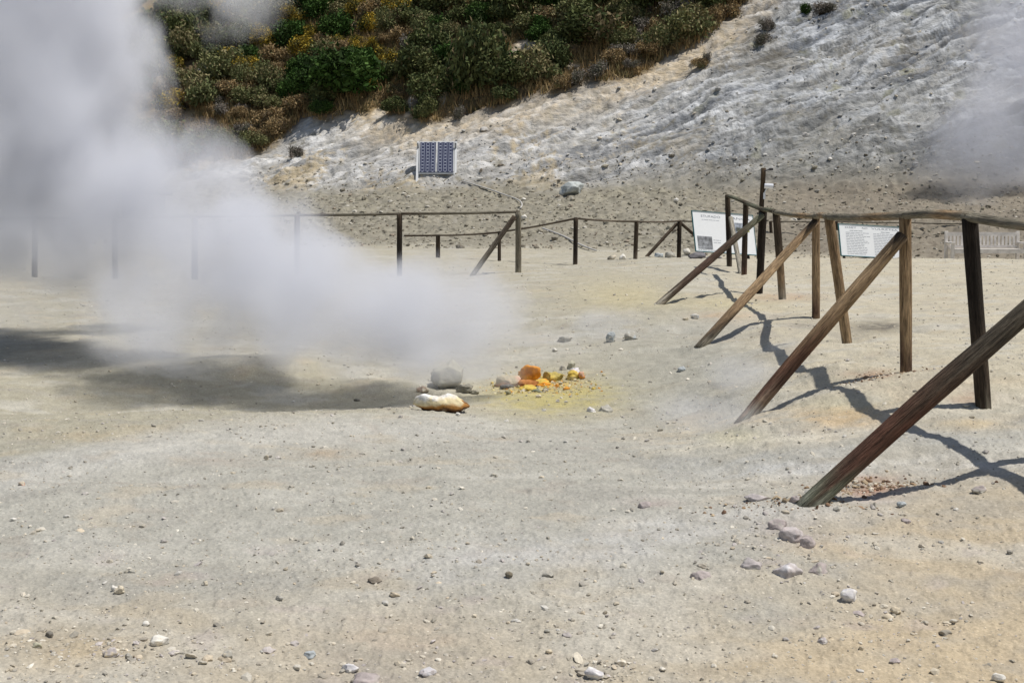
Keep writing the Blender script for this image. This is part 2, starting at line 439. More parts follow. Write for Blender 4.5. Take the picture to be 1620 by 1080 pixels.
def soil_tone(x, y, px, py):
    n1 = fbm(x * 0.35, y * 0.5, 3, 3); n2 = fbm(x * 1.1 + 4, y * 1.9, 3, 7); n3 = fbm(x * 5, y * 7, 3, 1)
    c = np.tile(np.array([0.392, 0.380, 0.335]), (len(x), 1))
    tan = sstep(900, 1080, py + 90 * n1 + 60 * n2) * 0.5 + sstep(1000, 1500, px + 250 * n2) * sstep(640, 860, py + 60 * n1) * 0.85
    c = mixc(c, [0.495, 0.395, 0.258], np.clip(tan, 0, 1) * 0.78)
    path = sstep(1080, 1250, px) * (1 - sstep(600, 700, py)) + (1 - sstep(450, 500, py)) * 0.5
    c = mixc(c, [0.500, 0.450, 0.340], np.clip(path, 0, 1) * 0.8)
    olive = (1 - sstep(640, 720, py + 40 * n1)) * (1 - sstep(1000, 1150, px)) * 0.6
    c = mixc(c, [0.385, 0.355, 0.272], olive)
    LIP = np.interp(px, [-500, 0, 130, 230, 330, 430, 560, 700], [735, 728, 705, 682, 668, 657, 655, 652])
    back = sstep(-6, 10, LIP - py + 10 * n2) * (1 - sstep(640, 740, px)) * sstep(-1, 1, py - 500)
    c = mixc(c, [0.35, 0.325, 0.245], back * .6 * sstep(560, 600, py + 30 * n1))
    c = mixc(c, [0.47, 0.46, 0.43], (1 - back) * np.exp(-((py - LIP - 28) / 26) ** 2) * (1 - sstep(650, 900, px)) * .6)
    # lighter and darker weathered patches, stretched along the ground
    c = mixc(c, [0.49, 0.475, 0.43], sstep(0.03, 0.5, n2 + 0.4 * n1) * 0.5)
    c = mixc(c, [0.31, 0.295, 0.265], sstep(0.1, 0.6, -n2 + 0.6 * n3) * 0.4)
    c = mixc(c, [0.50, 0.40, 0.26], sstep(0.2, 0.55, fbm(x * 1.7 + 9, y * 2.3, 3, 10)) * 0.22)
    c = mixc(c, [0.33, 0.27, 0.22], sstep(0.28, 0.6, fbm(x * 2.4 + 2, y * 3.4, 3, 5)) * 0.22)
    c = mixc(c, [0.36, 0.31, 0.30], sstep(0.3, 0.6, fbm(x * 3.1 + 2, y * 4.4, 2, 9)) * 0.35 * sstep(820, 900, py))
    bl_ = np.exp(-((py - (905 - .17 * (px - 700))) / 34) ** 2) * sstep(500, 800, px) * (1 - sstep(1350, 1550, px))
    c = mixc(c, [0.47, 0.465, 0.45], np.clip(bl_ * (.8 + 1.2 * n2 + .6 * n3), 0, 1) * .6)
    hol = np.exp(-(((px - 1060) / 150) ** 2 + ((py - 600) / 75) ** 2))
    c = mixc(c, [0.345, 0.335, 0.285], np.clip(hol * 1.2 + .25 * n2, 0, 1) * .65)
    for (y0, sl, wd_, col, k) in [(690, -.15, 12, (.55, .51, .42), .55), (722, -.14, 10, (.38, .38, .36), .5), (752, -.13, 12, (.54, .52, .47), .5), (655, -.16, 10, (.48, .40, .28), .45)]:
        c = mixc(c, col, np.clip(np.exp(-((py - y0 - sl * (px - 1250) - 26 * n2) / wd_) ** 2) * sstep(930, 1120, px) * (.9 + 1.2 * n3), 0, 1) * k)
    # sulphur round the vent
    v = np.exp(-(((px - 870) / 95) ** 2 + ((py - 625) / 28) ** 2))
    c = mixc(c, [0.42, 0.36, 0.13], np.clip(v * 1.3 + v * n3, 0, 1) * 0.75)
    v2 = np.exp(-(((px - 856) / 46) ** 2 + ((py - 609) / 8) ** 2))
    c = mixc(c, [0.62, 0.36, 0.05], np.clip(v2 * (0.6 + 1.6 * n3), 0, 1))
    v3 = np.exp(-(((px - 985) / 80) ** 2 + ((py - 470) / 26) ** 2)) + np.exp(-(((px - 1150) / 90) ** 2 + ((py - 480) / 14) ** 2))
    c = mixc(c, [0.50, 0.43, 0.24], np.clip(v3, 0, 1) * 0.5)
    v4 = np.exp(-(((px - 1160) / 50) ** 2 + ((py - 690) / 14) ** 2)) + np.exp(-(((px - 1330) / 60) ** 2 + ((py - 640) / 14) ** 2))
    c = mixc(c, [0.52, 0.48, 0.33], np.clip(v4, 0, 1) * 0.5)
    for (a, b_, ra, rb, col, k) in [(1375, 770, 50, 16, (0.36, 0.17, 0.09), .75), (1380, 592, 40, 7, (0.36, 0.20, 0.12), .6), (1535, 630, 26, 9, (0.38, 0.2, 0.12), .6), (1240, 470, 60, 6, (0.40, 0.26, 0.17), .5),
                              (1330, 660, 70, 16, (0.52, 0.37, 0.20), .6), (1150, 500, 50, 8, (0.45, 0.31, 0.19), .5), (520, 718, 42, 8, (0.36, 0.27, 0.18), .6), (340, 728, 60, 8, (0.37, 0.32, 0.27), .55), (130, 690, 90, 10, (.40, .33, .22), .5),
                              (1030, 795, 40, 7, (0.36, 0.30, 0.28), .6), (1530, 672, 80, 9, (0.55, 0.43, 0.25), .5), (1250, 842, 55, 20, (0.36, 0.31, 0.29), .5), (1560, 740, 90, 14, (.56, .54, .50), .6), (1290, 740, 120, 12, (.46, .46, .45), .6),
                              (60, 545, 160, 26, (.30, .28, .23), .6), (1480, 610, 130, 14, (.52, .46, .36), .5), (150, 1020, 110, 20, (.42, .33, .20), .45), (620, 1010, 130, 40, (.45, .36, .27), .4), (560, 1075, 60, 16, (.36, .30, .29), .6),
                              (970, 525, 60, 14, (.40, .40, .39), .5), (1390, 517, 44, 9, (.13, .12, .105), .9), (1340, 528, 30, 6, (.2, .18, .15), .6), (1130, 610, 26, 5, (.2, .19, .18), .55), (1265, 515, 26, 7, (.25, .23, .2), .6)]:  # the near-black entry paints the shade of the pit into the soil
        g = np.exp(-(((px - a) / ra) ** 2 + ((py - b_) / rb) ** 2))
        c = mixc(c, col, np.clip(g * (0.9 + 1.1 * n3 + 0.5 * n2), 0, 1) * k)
    return np.clip(c * (1 + 0.10 * n3)[:, None], 0.02, 0.9)

def hill_tone(x, y, px, py):
    s = HS_X * x + HS_Y * y; t = HS_Y * x - HS_X * y
    a = math.radians(29)
    wx = t + 0.5 * pn(t * 0.4, s * 0.5, 9); wy = s + 0.35 * pn(t * 0.5, s * 0.6, 10)
    p_ = wx * math.cos(a) + wy * math.sin(a); q_ = wy * math.cos(a) - wx * math.sin(a)
    band = fbm(p_ * 0.13, q_ * 0.95, 4, 2); f1 = fbm(p_ * 0.7, q_ * 3.6, 3, 6); f2 = fbm(p_ * 3.0, q_ * 7.0, 3, 3); pat = fbm(t * 0.3, s * 0.4, 3, 8)
    right = sstep(780, 1300, px + 60 * pat)
    ledge = ridged(p_ * 0.26, q_ * 1.35, 3, 3) / 1.75; crack = ridged(p_ * 0.55 + 7, q_ * 3.4, 3, 7) / 1.75
    c = np.tile(np.array([0.50, 0.485, 0.455]), (len(x), 1))
    c = mixc(c, [0.31, 0.32, 0.34], sstep(-0.12, 0.28, band + .3 * pat) * (.5 + .45 * right))
    c = mixc(c, [0.215, 0.22, 0.225], sstep(0.0, 0.38, -ledge + .52 + .5 * band) * (0.22 + 0.62 * right))  # dark rock, with crevice shade painted in where the ledges sink
    c = mixc(c, [0.74, 0.735, 0.725], sstep(0.58, 0.85, ledge + .35 * f1) * 0.85)
    c = mixc(c, [0.13, 0.13, 0.125], sstep(0.62, 0.9, crack + .2 * f2) * (0.35 + 0.45 * right))
    c = mixc(c, [0.60, 0.59, 0.575], sstep(0.2, 0.5, f2) * 0.5)
    c = mixc(c, [0.55, 0.43, 0.24], sstep(0.12, 0.5, pat + 0.6 * f2) * (1 - 0.65 * right) * 0.65)
    c = mixc(c, [0.27, 0.24, 0.17], sstep(0.3, 0.7, -f2 + 0.7 * fbm(t * 1.7, s * 2.1, 2, 1)) * 0.65)
    c = mixc(c, [0.40, 0.37, 0.15], sstep(0.35, 0.6, fbm(t * .9 + 5, s * 1.4, 3, 9)) * 0.35 * right)
    c = c * (.90 - .10 * right - .12 * right * sstep(-.2, .4, pat))[:, None] * (1 + right[:, None] * np.array([-.05, -.01, .05]))
    # pale yellow earth just under the scrub
    lim = np.interp(px, VEG_X, VEG_Y)
    edge = np.exp(-((py - lim - 18 + 18 * f1) / 27) ** 2) * sstep(520, 600, px)
    c = mixc(c, [0.58, 0.475, 0.33], np.clip(edge * (.75 + .7 * f2 + .5 * pat), 0, 1) * 0.85)
    # grey-green lower part of the face on the right
    low = sstep(235, 285, py + 14 * f1 + 20 * pat) * sstep(900, 1080, px)
    c = mixc(c, [0.265, 0.25, 0.215], low * 0.75)
    c = mixc(c, [0.25, 0.245, 0.22], sstep(1050, 1300, px + 80 * pat) * sstep(100, 240, py) * 0.45)
    veg = veg_amount(px, py, x, y)
    earth = mixc(np.tile(np.array([0.17, 0.125, 0.070]), (len(x), 1)), [0.30, 0.22, 0.115], sstep(-0.2, 0.5, pat + f2 * 0.6))
    bare = np.zeros_like(px)
    for (bx, by, rx, ry) in BARE:
        bare = np.maximum(bare, np.exp(-(((px - bx + 0.35 * (py - by)) / rx) ** 2 + ((py - by) / ry) ** 2)))
    earth = mixc(earth, [0.62, 0.54, 0.42], sstep(0.35, 0.6, bare + 0.25 * f1))
    return c, earth, veg

tone = np.zeros((len(X), 3))
front = (Y > 0.3)
S_ = HS_X * X + HS_Y * Y; T_ = HS_Y * X - HS_X * Y
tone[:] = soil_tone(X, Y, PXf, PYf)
apron = sstep(32.0, 33.4, S_ + 0.5 * fbm(X * 0.5, Y * 0.6, 2, 6))
rub_n = fbm(X * 0.8, Y * 1.3, 4, 2); rub_f = fbm(X * 3.6, Y * 5.0, 3, 5)
rub = np.tile(np.array([0.27, 0.25, 0.20]), (len(X), 1))
rub = mixc(rub, [0.35, 0.325, 0.25], sstep(-0.1, 0.5, rub_n) * 0.7)
rub = mixc(rub, [0.12, 0.108, 0.085], sstep(0.15, 0.5, rub_f + 0.4 * rub_n) * 0.75)
rub = mixc(rub, [0.46, 0.43, 0.37], sstep(0.3, 0.6, -rub_f) * 0.5)
rub = mixc(rub, [0.20, 0.165, 0.13], sstep(1050, 1300, PXf) * 0.55)
tone = tone + (rub - tone) * apron[:, None]
hill_m = S_ > S_TOE - 3
hc, ec, vg = hill_tone(X[hill_m], Y[hill_m], PXf[hill_m], PYf[hill_m])
on = sstep(S_TOE - 0.9, S_TOE + 0.5, S_[hill_m] + 0.9 * pn(T_[hill_m] * 0.2, S_[hill_m] * 0.2, 3) + 0.25 * fbm(T_[hill_m] * 1.5, S_[hill_m] * 1.5, 2, 4))
hc = hc + (ec - hc) * vg[:, None]
tone[hill_m] = tone[hill_m] + (hc - tone[hill_m]) * on[:, None]

idx = np.arange(NR * NA).reshape(NR, NA)
jn = np.r_[np.arange(1, NA), 0]
Q = np.stack([idx[:-1, :], idx[:-1, jn], idx[1:, jn], idx[1:, :]], axis=-1).reshape(-1, 4)[:, ::-1]
is_hill = (S_[Q].mean(axis=1) + 0.9 * pn(T_[Q[:, 0]] * 0.2, S_[Q[:, 0]] * 0.2, 3)) > S_TOE
CO = np.stack([X, Y, Z], axis=1)
_a = math.radians(29); _wx = T_ + 0.5 * pn(T_ * 0.4, S_ * 0.5, 9); _wy = S_ + 0.35 * pn(T_ * 0.5, S_ * 0.6, 10)
GRAIN = np.stack([(_wx * math.cos(_a) + _wy * math.sin(_a)) * .75, (_wy * math.cos(_a) - _wx * math.sin(_a)) * 1.5, Z * .9], axis=1)
def submesh(name, faces):
    used = np.zeros(len(CO), dtype=bool); used[faces.ravel()] = True
    remap = np.cumsum(used) - 1
    return np_mesh(name, CO[used], remap[faces], tone[used], True, GRAIN[used] if name == 'hillside' else None)
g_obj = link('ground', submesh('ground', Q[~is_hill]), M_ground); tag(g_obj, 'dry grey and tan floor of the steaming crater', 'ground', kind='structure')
h_obj = link('hillside', submesh('hillside', Q[is_hill]), M_hill); tag(h_obj, 'bleached layered rock slope rising behind the fences', 'hillside', kind='structure')
del RR, AA, Q

# ------------------------------------------------------------------ timber fences
TAN = (0.40, 0.28, 0.165); TAN2 = (0.30, 0.205, 0.12); GREY = (0.27, 0.245, 0.19); DARK = (0.075, 0.056, 0.040); BLACK = (0.034, 0.027, 0.022)
RED = (0.115, 0.066, 0.048); SALT = (0.36, 0.36, 0.29); PALE = (0.36, 0.33, 0.27); GREEN = (0.16, 0.17, 0.12)

def fence_log(name, parent, org, p0, p1, r, tones, seed, bend=0.0, sag=0.0, n=14, sides=12):
    pts = [np.asarray(p) - org for p in line_pts(p0, p1, n, sag, bend, seed)]
    me = tube_mesh(name, pts, r, sides, wobble=0.022, seed=seed, tones=tones, flat=.74 if name == 'rail' else 1.0)
    return link(name, me, M_wood, parent)

def post_at(parent, org, bx, by, tx, ty, d, r, tones, seed, deep=0.12):
    """post by the pixels of its foot and top, D metres ahead; sunk into the ground"""
    top = at(tx, ty, d)
    foot = at(bx, by, d); foot[2] = H1(foot[0], foot[1])
    ax = (top - foot) / np.linalg.norm(top - foot)
    fence_log('post', parent, org, foot - ax * deep, top, r, tones, seed, 0.006)
    return top

n_org = np.array([*at(1432, 597, 9.2)[:2], 0]); n_org[2] = H1(n_org[0], n_org[1])
near = empty('wooden_fence', n_org, 'weathered round log fence with long slanting braces at the edge of the pale path', 'fence')
def Lg(*k): return list(zip([0, .12, .35, .6, 1.0], k))
NP = [  # foot px, top px, distance, radius, tones foot to top
    (1752, 700, 1740, 372, 6.7, .052, Lg(SALT, RED, DARK, DARK, GREY), 11),
    (1556, 638, 1534, 346, 8.0, .050, Lg(GREY, DARK, DARK, BLACK, BLACK), 12),
    (1433, 596, 1432, 343, 9.2, .044, Lg(TAN, RED, TAN, TAN, TAN2), 13),
    (1341, 540, 1312, 345, 11.5, .046, Lg(PALE, TAN, TAN, TAN2, TAN2), 14),
    (1291, 500, 1291, 344, 14.2, .046, Lg(TAN2, RED, TAN, TAN, TAN2), 15),
    (1238, 475, 1228, 337, 16.5, .050, Lg(PALE, PALE, TAN2, DARK, DARK), 16),
    (1201, 460, 1208, 333, 18.2, .052, Lg(BLACK, BLACK, BLACK, BLACK, BLACK), 17),
    (1177, 436, 1180, 322, 21.3, .048, Lg(TAN2, RED, DARK, BLACK, DARK), 18),
    (1154, 422, 1151, 311, 24.0, .052, Lg(PALE, DARK, BLACK, BLACK, DARK), 19)]
tops = []
for (bx, by, tx, ty, d, r, tn, sd) in NP:
    tops.append(post_at(near, n_org, bx, by, tx, ty, d, r, tn, sd))
RAILT = [(0, GREY), (.3, TAN2), (.55, GREY), (.8, (.20, .18, .14)), (1, GREY)]
for i in range(len(tops) - 1):
    up = np.array([0, 0, 0.012])
    fence_log('rail', near, n_org, tops[i] + up - (tops[i + 1] - tops[i]) * 0.02, tops[i + 1] + up + (tops[i + 1] - tops[i]) * 0.03, .044 if i < 5 else .044, RAILT if i < 5 else [(0, DARK), (.5, GREEN), (1, DARK)], 40 + i, 0.02, -0.012 if i % 2 else 0.01)
fence_log('rail', near, n_org, at(2080, 440, 5.0), tops[0] + np.array([0, 0, .012]), .046, RAILT, 39, 0.01)
post_at(near, n_org, 2095, 860, 2080, 445, 5.0, .05, Lg(SALT, RED, DARK, DARK, GREY), 61)
BR = [(1287, 792, 6.2, 0, (0, 18), .056, [(0, SALT), (.07, GREEN), (.16, RED), (.30, (.12, .058, .040)), (.42, (.095, .06, .042)), (.6, (.075, .062, .047)), (1, (.15, .13, .10))], 31),
      (1183, 660, 8.3, 2, (-4, 30), .052, [(0, SALT), (.08, (.30, .22, .16)), (.2, RED), (.36, (.16, .085, .055)), (.55, TAN2), (.8, TAN), (1, DARK)], 32),
      (1112, 545, 12.6, 4, (-2, 8), .050, [(0, GREY), (.12, DARK), (.3, TAN2), (.6, TAN), (.85, TAN2), (1, DARK)], 33),
      (1043, 481, 16.5, 6, (-3, 8), .050, [(0, PALE), (.12, DARK), (.4, (.09, .055, .042)), (.7, DARK), (1, GREEN)], 34)]
for (fx, fy, fd, ti, off, r, tn, sd) in BR:
    foot = hit(fx, fy); t0 = tops[ti]
    k = NP[ti][4] - 0.09
    top = at(NP[ti][2] + off[0], NP[ti][3] + off[1], k)
    ax = (top - foot) / np.linalg.norm(top - foot)
    fence_log('brace', near, n_org, foot - ax * 0.10, top, [r * 0.96, r * 1.04, r * 0.92], tn, sd, 0.012, 0, 22, 14)
b0 = at(1173, 431, 22.4); b0[2] = H1(b0[0], b0[1]) - .05
fence_log('brace', near, n_org, b0, at(1156, 345, 23.9), .046, [(0, PALE), (1, PALE)], 35, 0.01)

f_org = np.array([*at(820, 432, 23.5)[:2], 0]); f_org[2] = H1(f_org[0], f_org[1])
far = empty('wooden_fence', f_org, 'straight timber fence running out of the steam to its braced end post', 'fence')
FP = [(820, 433, 820, 336, 23.5, .058, Lg(GREY, GREY, (.2, .175, .13), (.2, .175, .13), GREY), 71), (632, 436, 632, 339, 23.3, .052, Lg(DARK, DARK, BLACK, BLACK, DARK), 72), (470, 438, 470, 341, 23.2, .05, Lg(DARK, DARK, DARK, DARK, DARK), 73),
      (308, 440, 308, 343, 23.1, .058, Lg(DARK, DARK, DARK, DARK, DARK), 74), (182, 440, 182, 344, 23.0, .05, Lg(DARK, DARK, DARK, DARK, DARK), 75), (55, 440, 55, 345, 22.9, .05, Lg(DARK, DARK, DARK, DARK, DARK), 76), (-90, 440, -90, 346, 22.8, .05, Lg(DARK, DARK, DARK, DARK, DARK), 77)]
ft = [post_at(far, f_org, *p) for p in FP]
for i in range(len(ft) - 1):
    fence_log('rail', far, f_org, ft[i] + np.array([.03, 0, .01]), ft[i + 1] + np.array([-.03, 0, .01]), .034, [(0, (.15, .13, .10)), (.5, (.17, .155, .12)), (1, DARK)], 80 + i, 0.02, .01)
b0 = at(742, 418, 23.0); b0[2] = H1(b0[0], b0[1]) - .08
fence_log('brace', far, f_org, b0, at(814, 343, 23.42), .048, [(0, GREY), (.5, (.14, .12, .095)), (1, DARK)], 88, 0.01)

m_org = np.array([*at(1006, 411, 29.5)[:2], 0]); m_org[2] = H1(m_org[0], m_org[1])
mid = empty('wooden_fence', m_org, 'low dark timber fence below the rubble slope, ending at the large notice board', 'fence')
MP = [(693, 425, 693, 373, 30.5, .055, Lg(DARK, DARK, DARK, DARK, DARK), 91), (790, 420, 790, 368, 29.0, .04, Lg(DARK, DARK, DARK, DARK, DARK), 90), (910, 417, 911, 346, 27.2, .052, Lg(PALE, DARK, BLACK, BLACK, DARK), 92), (1005, 411, 1007, 351, 29.5, .052, Lg(GREY, (.2, .16, .12), DARK, DARK, DARK), 93),
      (1074, 406, 1075, 350, 32.0, .058, Lg((.22, .12, .08), DARK, BLACK, BLACK, DARK), 94)]
mt = [post_at(mid, m_org, *p) for p in MP]
for i in range(len(mt) - 1):
    fence_log('rail', mid, m_org, mt[i] + np.array([-.02, 0, .01]), mt[i + 1] + np.array([.02, 0, .01]), .030, [(0, (.11, .09, .07)), (.5, (.16, .13, .10)), (1, DARK)], 100 + i, 0.04, .02)
fence_log('rail', mid, m_org, at(640, 373, 31), mt[0] + np.array([0.05, 0, .01]), .03, [(0, DARK), (1, DARK)], 107, .02)
for (a_, b_, c_) in [((1020, 410, 31.3), (1071, 354, 31.95), 108), ((1128, 402, 33.4), (1078, 354, 32.05), 109)]:
    b0 = at(*a_); b0[2] = H1(b0[0], b0[1]) - .06
    fence_log('brace', mid, m_org, b0, at(*b_), .042, [(0, DARK), (1, DARK)], c_, .01)
fence_log('rail', mid, m_org, mt[-1], at(1200, 352, 34.5), .025, [(0, DARK), (1, (.16, .14, .11))], 110, .02)

r_org = np.array([*at(1432, 410, 33.5)[:2], 0]); r_org[2] = H1(r_org[0], r_org[1])
rf = empty('wooden_fence', r_org, 'thin grey rail fence across the path, passing above the small notice board', 'fence')
RP = [(1219, 412, 1219, 350, 34.5), (1322, 412, 1323, 350, 34.2), (1436, 412, 1436, 352, 34.0), (1538, 412, 1540, 354, 33.8), (1650, 412, 1652, 356, 33.6)]
rt = [post_at(rf, r_org, a, b, c_, d_, e_, .045, Lg(GREY, DARK, DARK, DARK, DARK), 120 + i) for i, (a, b, c_, d_, e_) in enumerate(RP)]
for i in range(len(rt) - 1):
    fence_log('rail', rf, r_org, rt[i], rt[i + 1], .027, [(0, (.17, .15, .12)), (1, (.2, .18, .14))], 130 + i, .03, .015)

# ------------------------------------------------------------------ notice boards
M_white = plain('white board paint', (0.90, 0.92, 0.94), 0.45, vary=0.02)
M_teal = plain('dark teal frame paint', (0.02, 0.14, 0.16), 0.5)
M_ink = plain('grey printing ink', (0.30, 0.32, 0.36), 0.7)
M_darkwood = plain('dark support wood', (0.06, 0.045, 0.033), 0.8)

def text_mesh(body, size):
    cu = bpy.data.curves.new('lettering', 'FONT'); cu.body = body; cu.size = size; cu.align_x = 'LEFT'; cu.extrude = 0.001; cu.resolution_u = 2
    o = bpy.data.objects.new('lettering', cu); C.objects.link(o)
    dg = bpy.context.evaluated_depsgraph_get(); dg.update()
    me = bpy.data.meshes.new_from_object(o.evaluated_get(dg)); bpy.data.objects.remove(o); bpy.data.curves.remove(cu)
    return me

def board(name, tl, tr, bl, d_l, d_r, label):
    """board by the pixels of its corners; local x right, z up, -y towards the viewer"""
    P0 = at(*bl, d_l); P1 = at(*tl, d_l); P2 = at(*tr, d_r)
    w = float(np.hypot(P2[0] - P1[0], P2[1] - P1[1])); h = float(P1[2] - P0[2])
    yaw = math.atan2(P2[1] - P1[1], P2[0] - P1[0])
    gz = H1(P0[0], P0[1]); lift = P0[2] - gz
    slope = (P2[2] - P1[2]) / w
    e = empty(name, (P0[0], P0[1], gz), label, 'notice board', rz=yaw)
    sh = Matrix.Identity(4); sh[2][0] = slope
    sh = Matrix.Translation((0, 0, lift)) @ Matrix.Rotation(math.radians(-14), 4, 'X') @ Matrix.Translation((0, 0, -lift)) @ sh
    h *= 1.02
    def add(nm, bm, mat, **k):
        bmesh.ops.transform(bm, matrix=sh, verts=bm.verts[:]); return bm_obj(nm, bm, mat, e, **k)
    bm = bmesh.new(); box(bm, (w / 2, 0, lift + h / 2), (w, .03, h)); add('panel', bm, M_white)
    bm = bmesh.new(); f = .011
    box(bm, (-f / 2, .0, lift + h / 2), (f, .05, h + 2 * f)); box(bm, (w + f / 2, 0, lift + h / 2), (f, .05, h + 2 * f))
    box(bm, (w / 2, 0, lift + h + f / 2), (w, .06, f)); box(bm, (w / 2, 0, lift - f / 2), (w, .06, f)); add('frame', bm, M_teal)
    for x_ in (.15, w - .15):
        bm = bmesh.new(); cyl(bm, (x_, .02, -.25), (x_, .08 + .44 * h * .68, lift + h * .62), .035, 10); bm_obj('leg', bm, M_darkwood, e)
    def letter(body, size, x0, z0, wid=None):
        me = text_mesh(body, size)
        v = np.array([p.co[:] for p in me.vertices]); sx = 1.0 if wid is None else wid / (v[:, 0].max() - v[:, 0].min())
        me.transform(Matrix(((sx, 0, 0, x0), (0, 0, -1, -.0165), (0, 1, 0, z0), (0, 0, 0, 1)))); me.transform(sh)
        return link('lettering', me, M_ink, e)
    def lines(rects, nm='text_lines', seed=1):
        rr = random.Random(seed); bm = bmesh.new()
        for (x0, x1, z, th) in rects:
            x = x0
            while x < x1 - .02:
                l = min(rr.uniform(.04, .13), x1 - x); box(bm, (x + l / 2, -.0165, z), (l, .003, th)); x += l + .018
        return add(nm, bm, M_ink)
    return e, w, h, lift, letter, lines, add

e1, w, h, lift, letter, lines, add = board('notice_board', (1104, 333), (1199, 341), (1101, 397), 31.0, 31.6, 'large white notice board with a grey picture at its lower left, behind the log fence')
letter('STUFADO', .085, w * .13, lift + h * .86, w * .32); letter('BANGA', .085, w * .58, lift + h * .86, w * .36)
lines([(w * .14, w * .44, lift + h * .80, .008)])
M_pic = tone_material('printed picture', 0.6, 0.3, 9.0, 0.75, 0.0, coord='object', medium=(3.0, .4))
def picture(x0, x1, z0, z1, col, nm='printed_picture'):
    bm = bmesh.new(); box(bm, ((x0 + x1) / 2, -.0165, (z0 + z1) / 2), (x1 - x0, .003, z1 - z0))
    o = add(nm, bm, M_pic); set_tone(o.data, np.array(col)); return o
picture(w * .04, w * .28, lift + h * .06, lift + h * .38, (.27, .28, .30))
picture(w * .58, w * .82, lift + h * .48, lift + h * .78, (.30, .33, .38))
picture(w * .70, w * .92, lift + h * .56, lift + h * .66, (.34, .34, .16))
lines([(w * .30, w * .42, lift + h * .30, .01), (w * .30, w * .42, lift + h * .24, .01), (w * .04, w * .40, lift + h * .035, .01)], seed=3)

e2, w, h, lift, letter, lines, add = board('notice_board', (1334, 354), (1430, 360), (1331, 404), 31.0, 31.4, 'small white notice board covered in two columns of small print, behind the log fence posts')
letter('OSET', .062, w * .09, lift + h * .88, w * .19); letter('NO', .062, w * .37, lift + h * .88, w * .09); letter('VULRZTSA', .062, w * .53, lift + h * .88, w * .43)
rows = [(w * .17, w * .38, lift + h * .81, .012), (w * .68, w * .84, lift + h * .81, .012)]
for k in range(14):
    z = lift + h * (.745 - .052 * k); rq = random.Random(k)
    rows += [(w * .10, w * rq.uniform(.36, .5), z, .009), (w * .55, w * rq.uniform(.78, .92), z, .009)]
lines([r for r in rows if r[0] < w * .5], seed=5); lines([r for r in rows if r[0] >= w * .5], seed=6)

# ------------------------------------------------------------------ bench
M_bench = plain('silvered bench wood', (0.68, 0.64, 0.60), 0.8, vary=0.2, scale=9)
bl = at(1500, 409, 30.2); br_ = at(1612, 409, 30.2)
bz = H1((bl[0] + br_[0]) / 2, bl[1])
BW = float(br_[0] - bl[0])
be = empty('garden_bench', ((bl[0] + br_[0]) / 2, bl[1], bz), 'silvery wooden garden bench with an upright slatted back beside the path', 'bench', rz=math.radians(-2))
topz = float(at(1500, 366, 30.2)[2]) - bz
sz = topz * .46
hw = BW / 2
for s_ in (-1, 1):
    bm = bmesh.new(); box(bm, (s_ * hw, .16, topz / 2 - .05), (.075, .07, topz + .1), Matrix.Rotation(math.radians(-4), 3, 'X')); bm_obj('back_leg', bm, M_bench, be, bevel=.006)
    bm = bmesh.new(); box(bm, (s_ * hw, -.36, sz * .70 - .06), (.075, .07, sz * 1.4 + .12)); bm_obj('front_leg', bm, M_bench, be, bevel=.006)
    bm = bmesh.new(); box(bm, (s_ * hw, -.12, sz * 1.42), (.085, .58, .04)); bm_obj('armrest', bm, M_bench, be, bevel=.006)
bm = bmesh.new()
box(bm, (0, .175, topz - .07), (BW - .07, .05, .09)); box(bm, (0, .125, sz + .06), (BW - .07, .05, .06))
ns = 18
for k in range(ns):
    x_ = -hw + .1 + (BW - .2) * k / (ns - 1); box(bm, (x_, .150, (topz - .1 + sz + .08) / 2), (.052, .022, topz - sz - .19), Matrix.Rotation(math.radians(-4), 3, 'X'))
bm_obj('backrest', bm, M_bench, be)
bm = bmesh.new()
for k in range(6): box(bm, (0, -.36 + .088 * k, sz), (BW - .08, .072, .028))
box(bm, (0, -.385, sz - .055), (BW - .08, .03, .075)); bm_obj('seat', bm, M_bench, be)

# ------------------------------------------------------------------ camera pole
cpb = at(1200, 408, 30.0); cz = H1(cpb[0], cpb[1])
ce = empty('surveillance_pole', (cpb[0], cpb[1], cz), 'dark wooden pole with a white tube camera on its side, beside the large notice board', 'camera pole')
ptop = at(1208, 266, 30.0); dp = ptop - np.array([cpb[0], cpb[1], cz])
link('pole', tube_mesh('pole', line_pts(np.array([0, 0, -.2]), dp, 14, 0, .01, 3), .056, 12, wobble=.03, seed=5, tones=[(0, DARK), (.5, BLACK), (1, (.10, .07, .045))]), M_wood, ce)
cc = at(1216, 294, 29.95) - np.array([cpb[0], cpb[1], cz])
M_cam = plain('white camera housing', (0.72, 0.74, 0.80), 0.35, vary=.03)
M_black = plain('black plastic', (0.02, 0.02, 0.025), 0.4)
bm = bmesh.new(); cyl(bm, Vector(cc) + Vector((-.105, 0, 0)), Vector(cc) + Vector((.105, -.03, -.015)), .062, 18); cam_b = bm_obj('camera_housing', bm, M_cam, ce, bevel=.008)
bm = bmesh.new(); cyl(bm, Vector(cc) + Vector((.105, -.03, -.015)), Vector(cc) + Vector((.118, -.034, -.017)), .048, 16); bm_obj('lens', bm, M_black, cam_b)
bm = bmesh.new(); cyl(bm, Vector(cc) + Vector((-.04, 0, -.06)), Vector(cc) + Vector((-.10, .02, -.17)), .014, 8); box(bm, Vector(cc) + Vector((-.10, .02, -.24)), (.05, .06, .15)); bm_obj('bracket', bm, M_cam, ce)
tb = at(1215, 268, 29.95) - np.array([cpb[0], cpb[1], cz])
bm = bmesh.new(); box(bm, Vector(tb) + Vector((.07, 0, .0)), (.09, .09, .05)); cyl(bm, Vector(tb) + Vector((-.09, 0, -.04)), Vector(tb) + Vector((.06, 0, 0)), .014, 8); bm_obj('sensor', bm, M_black, ce)

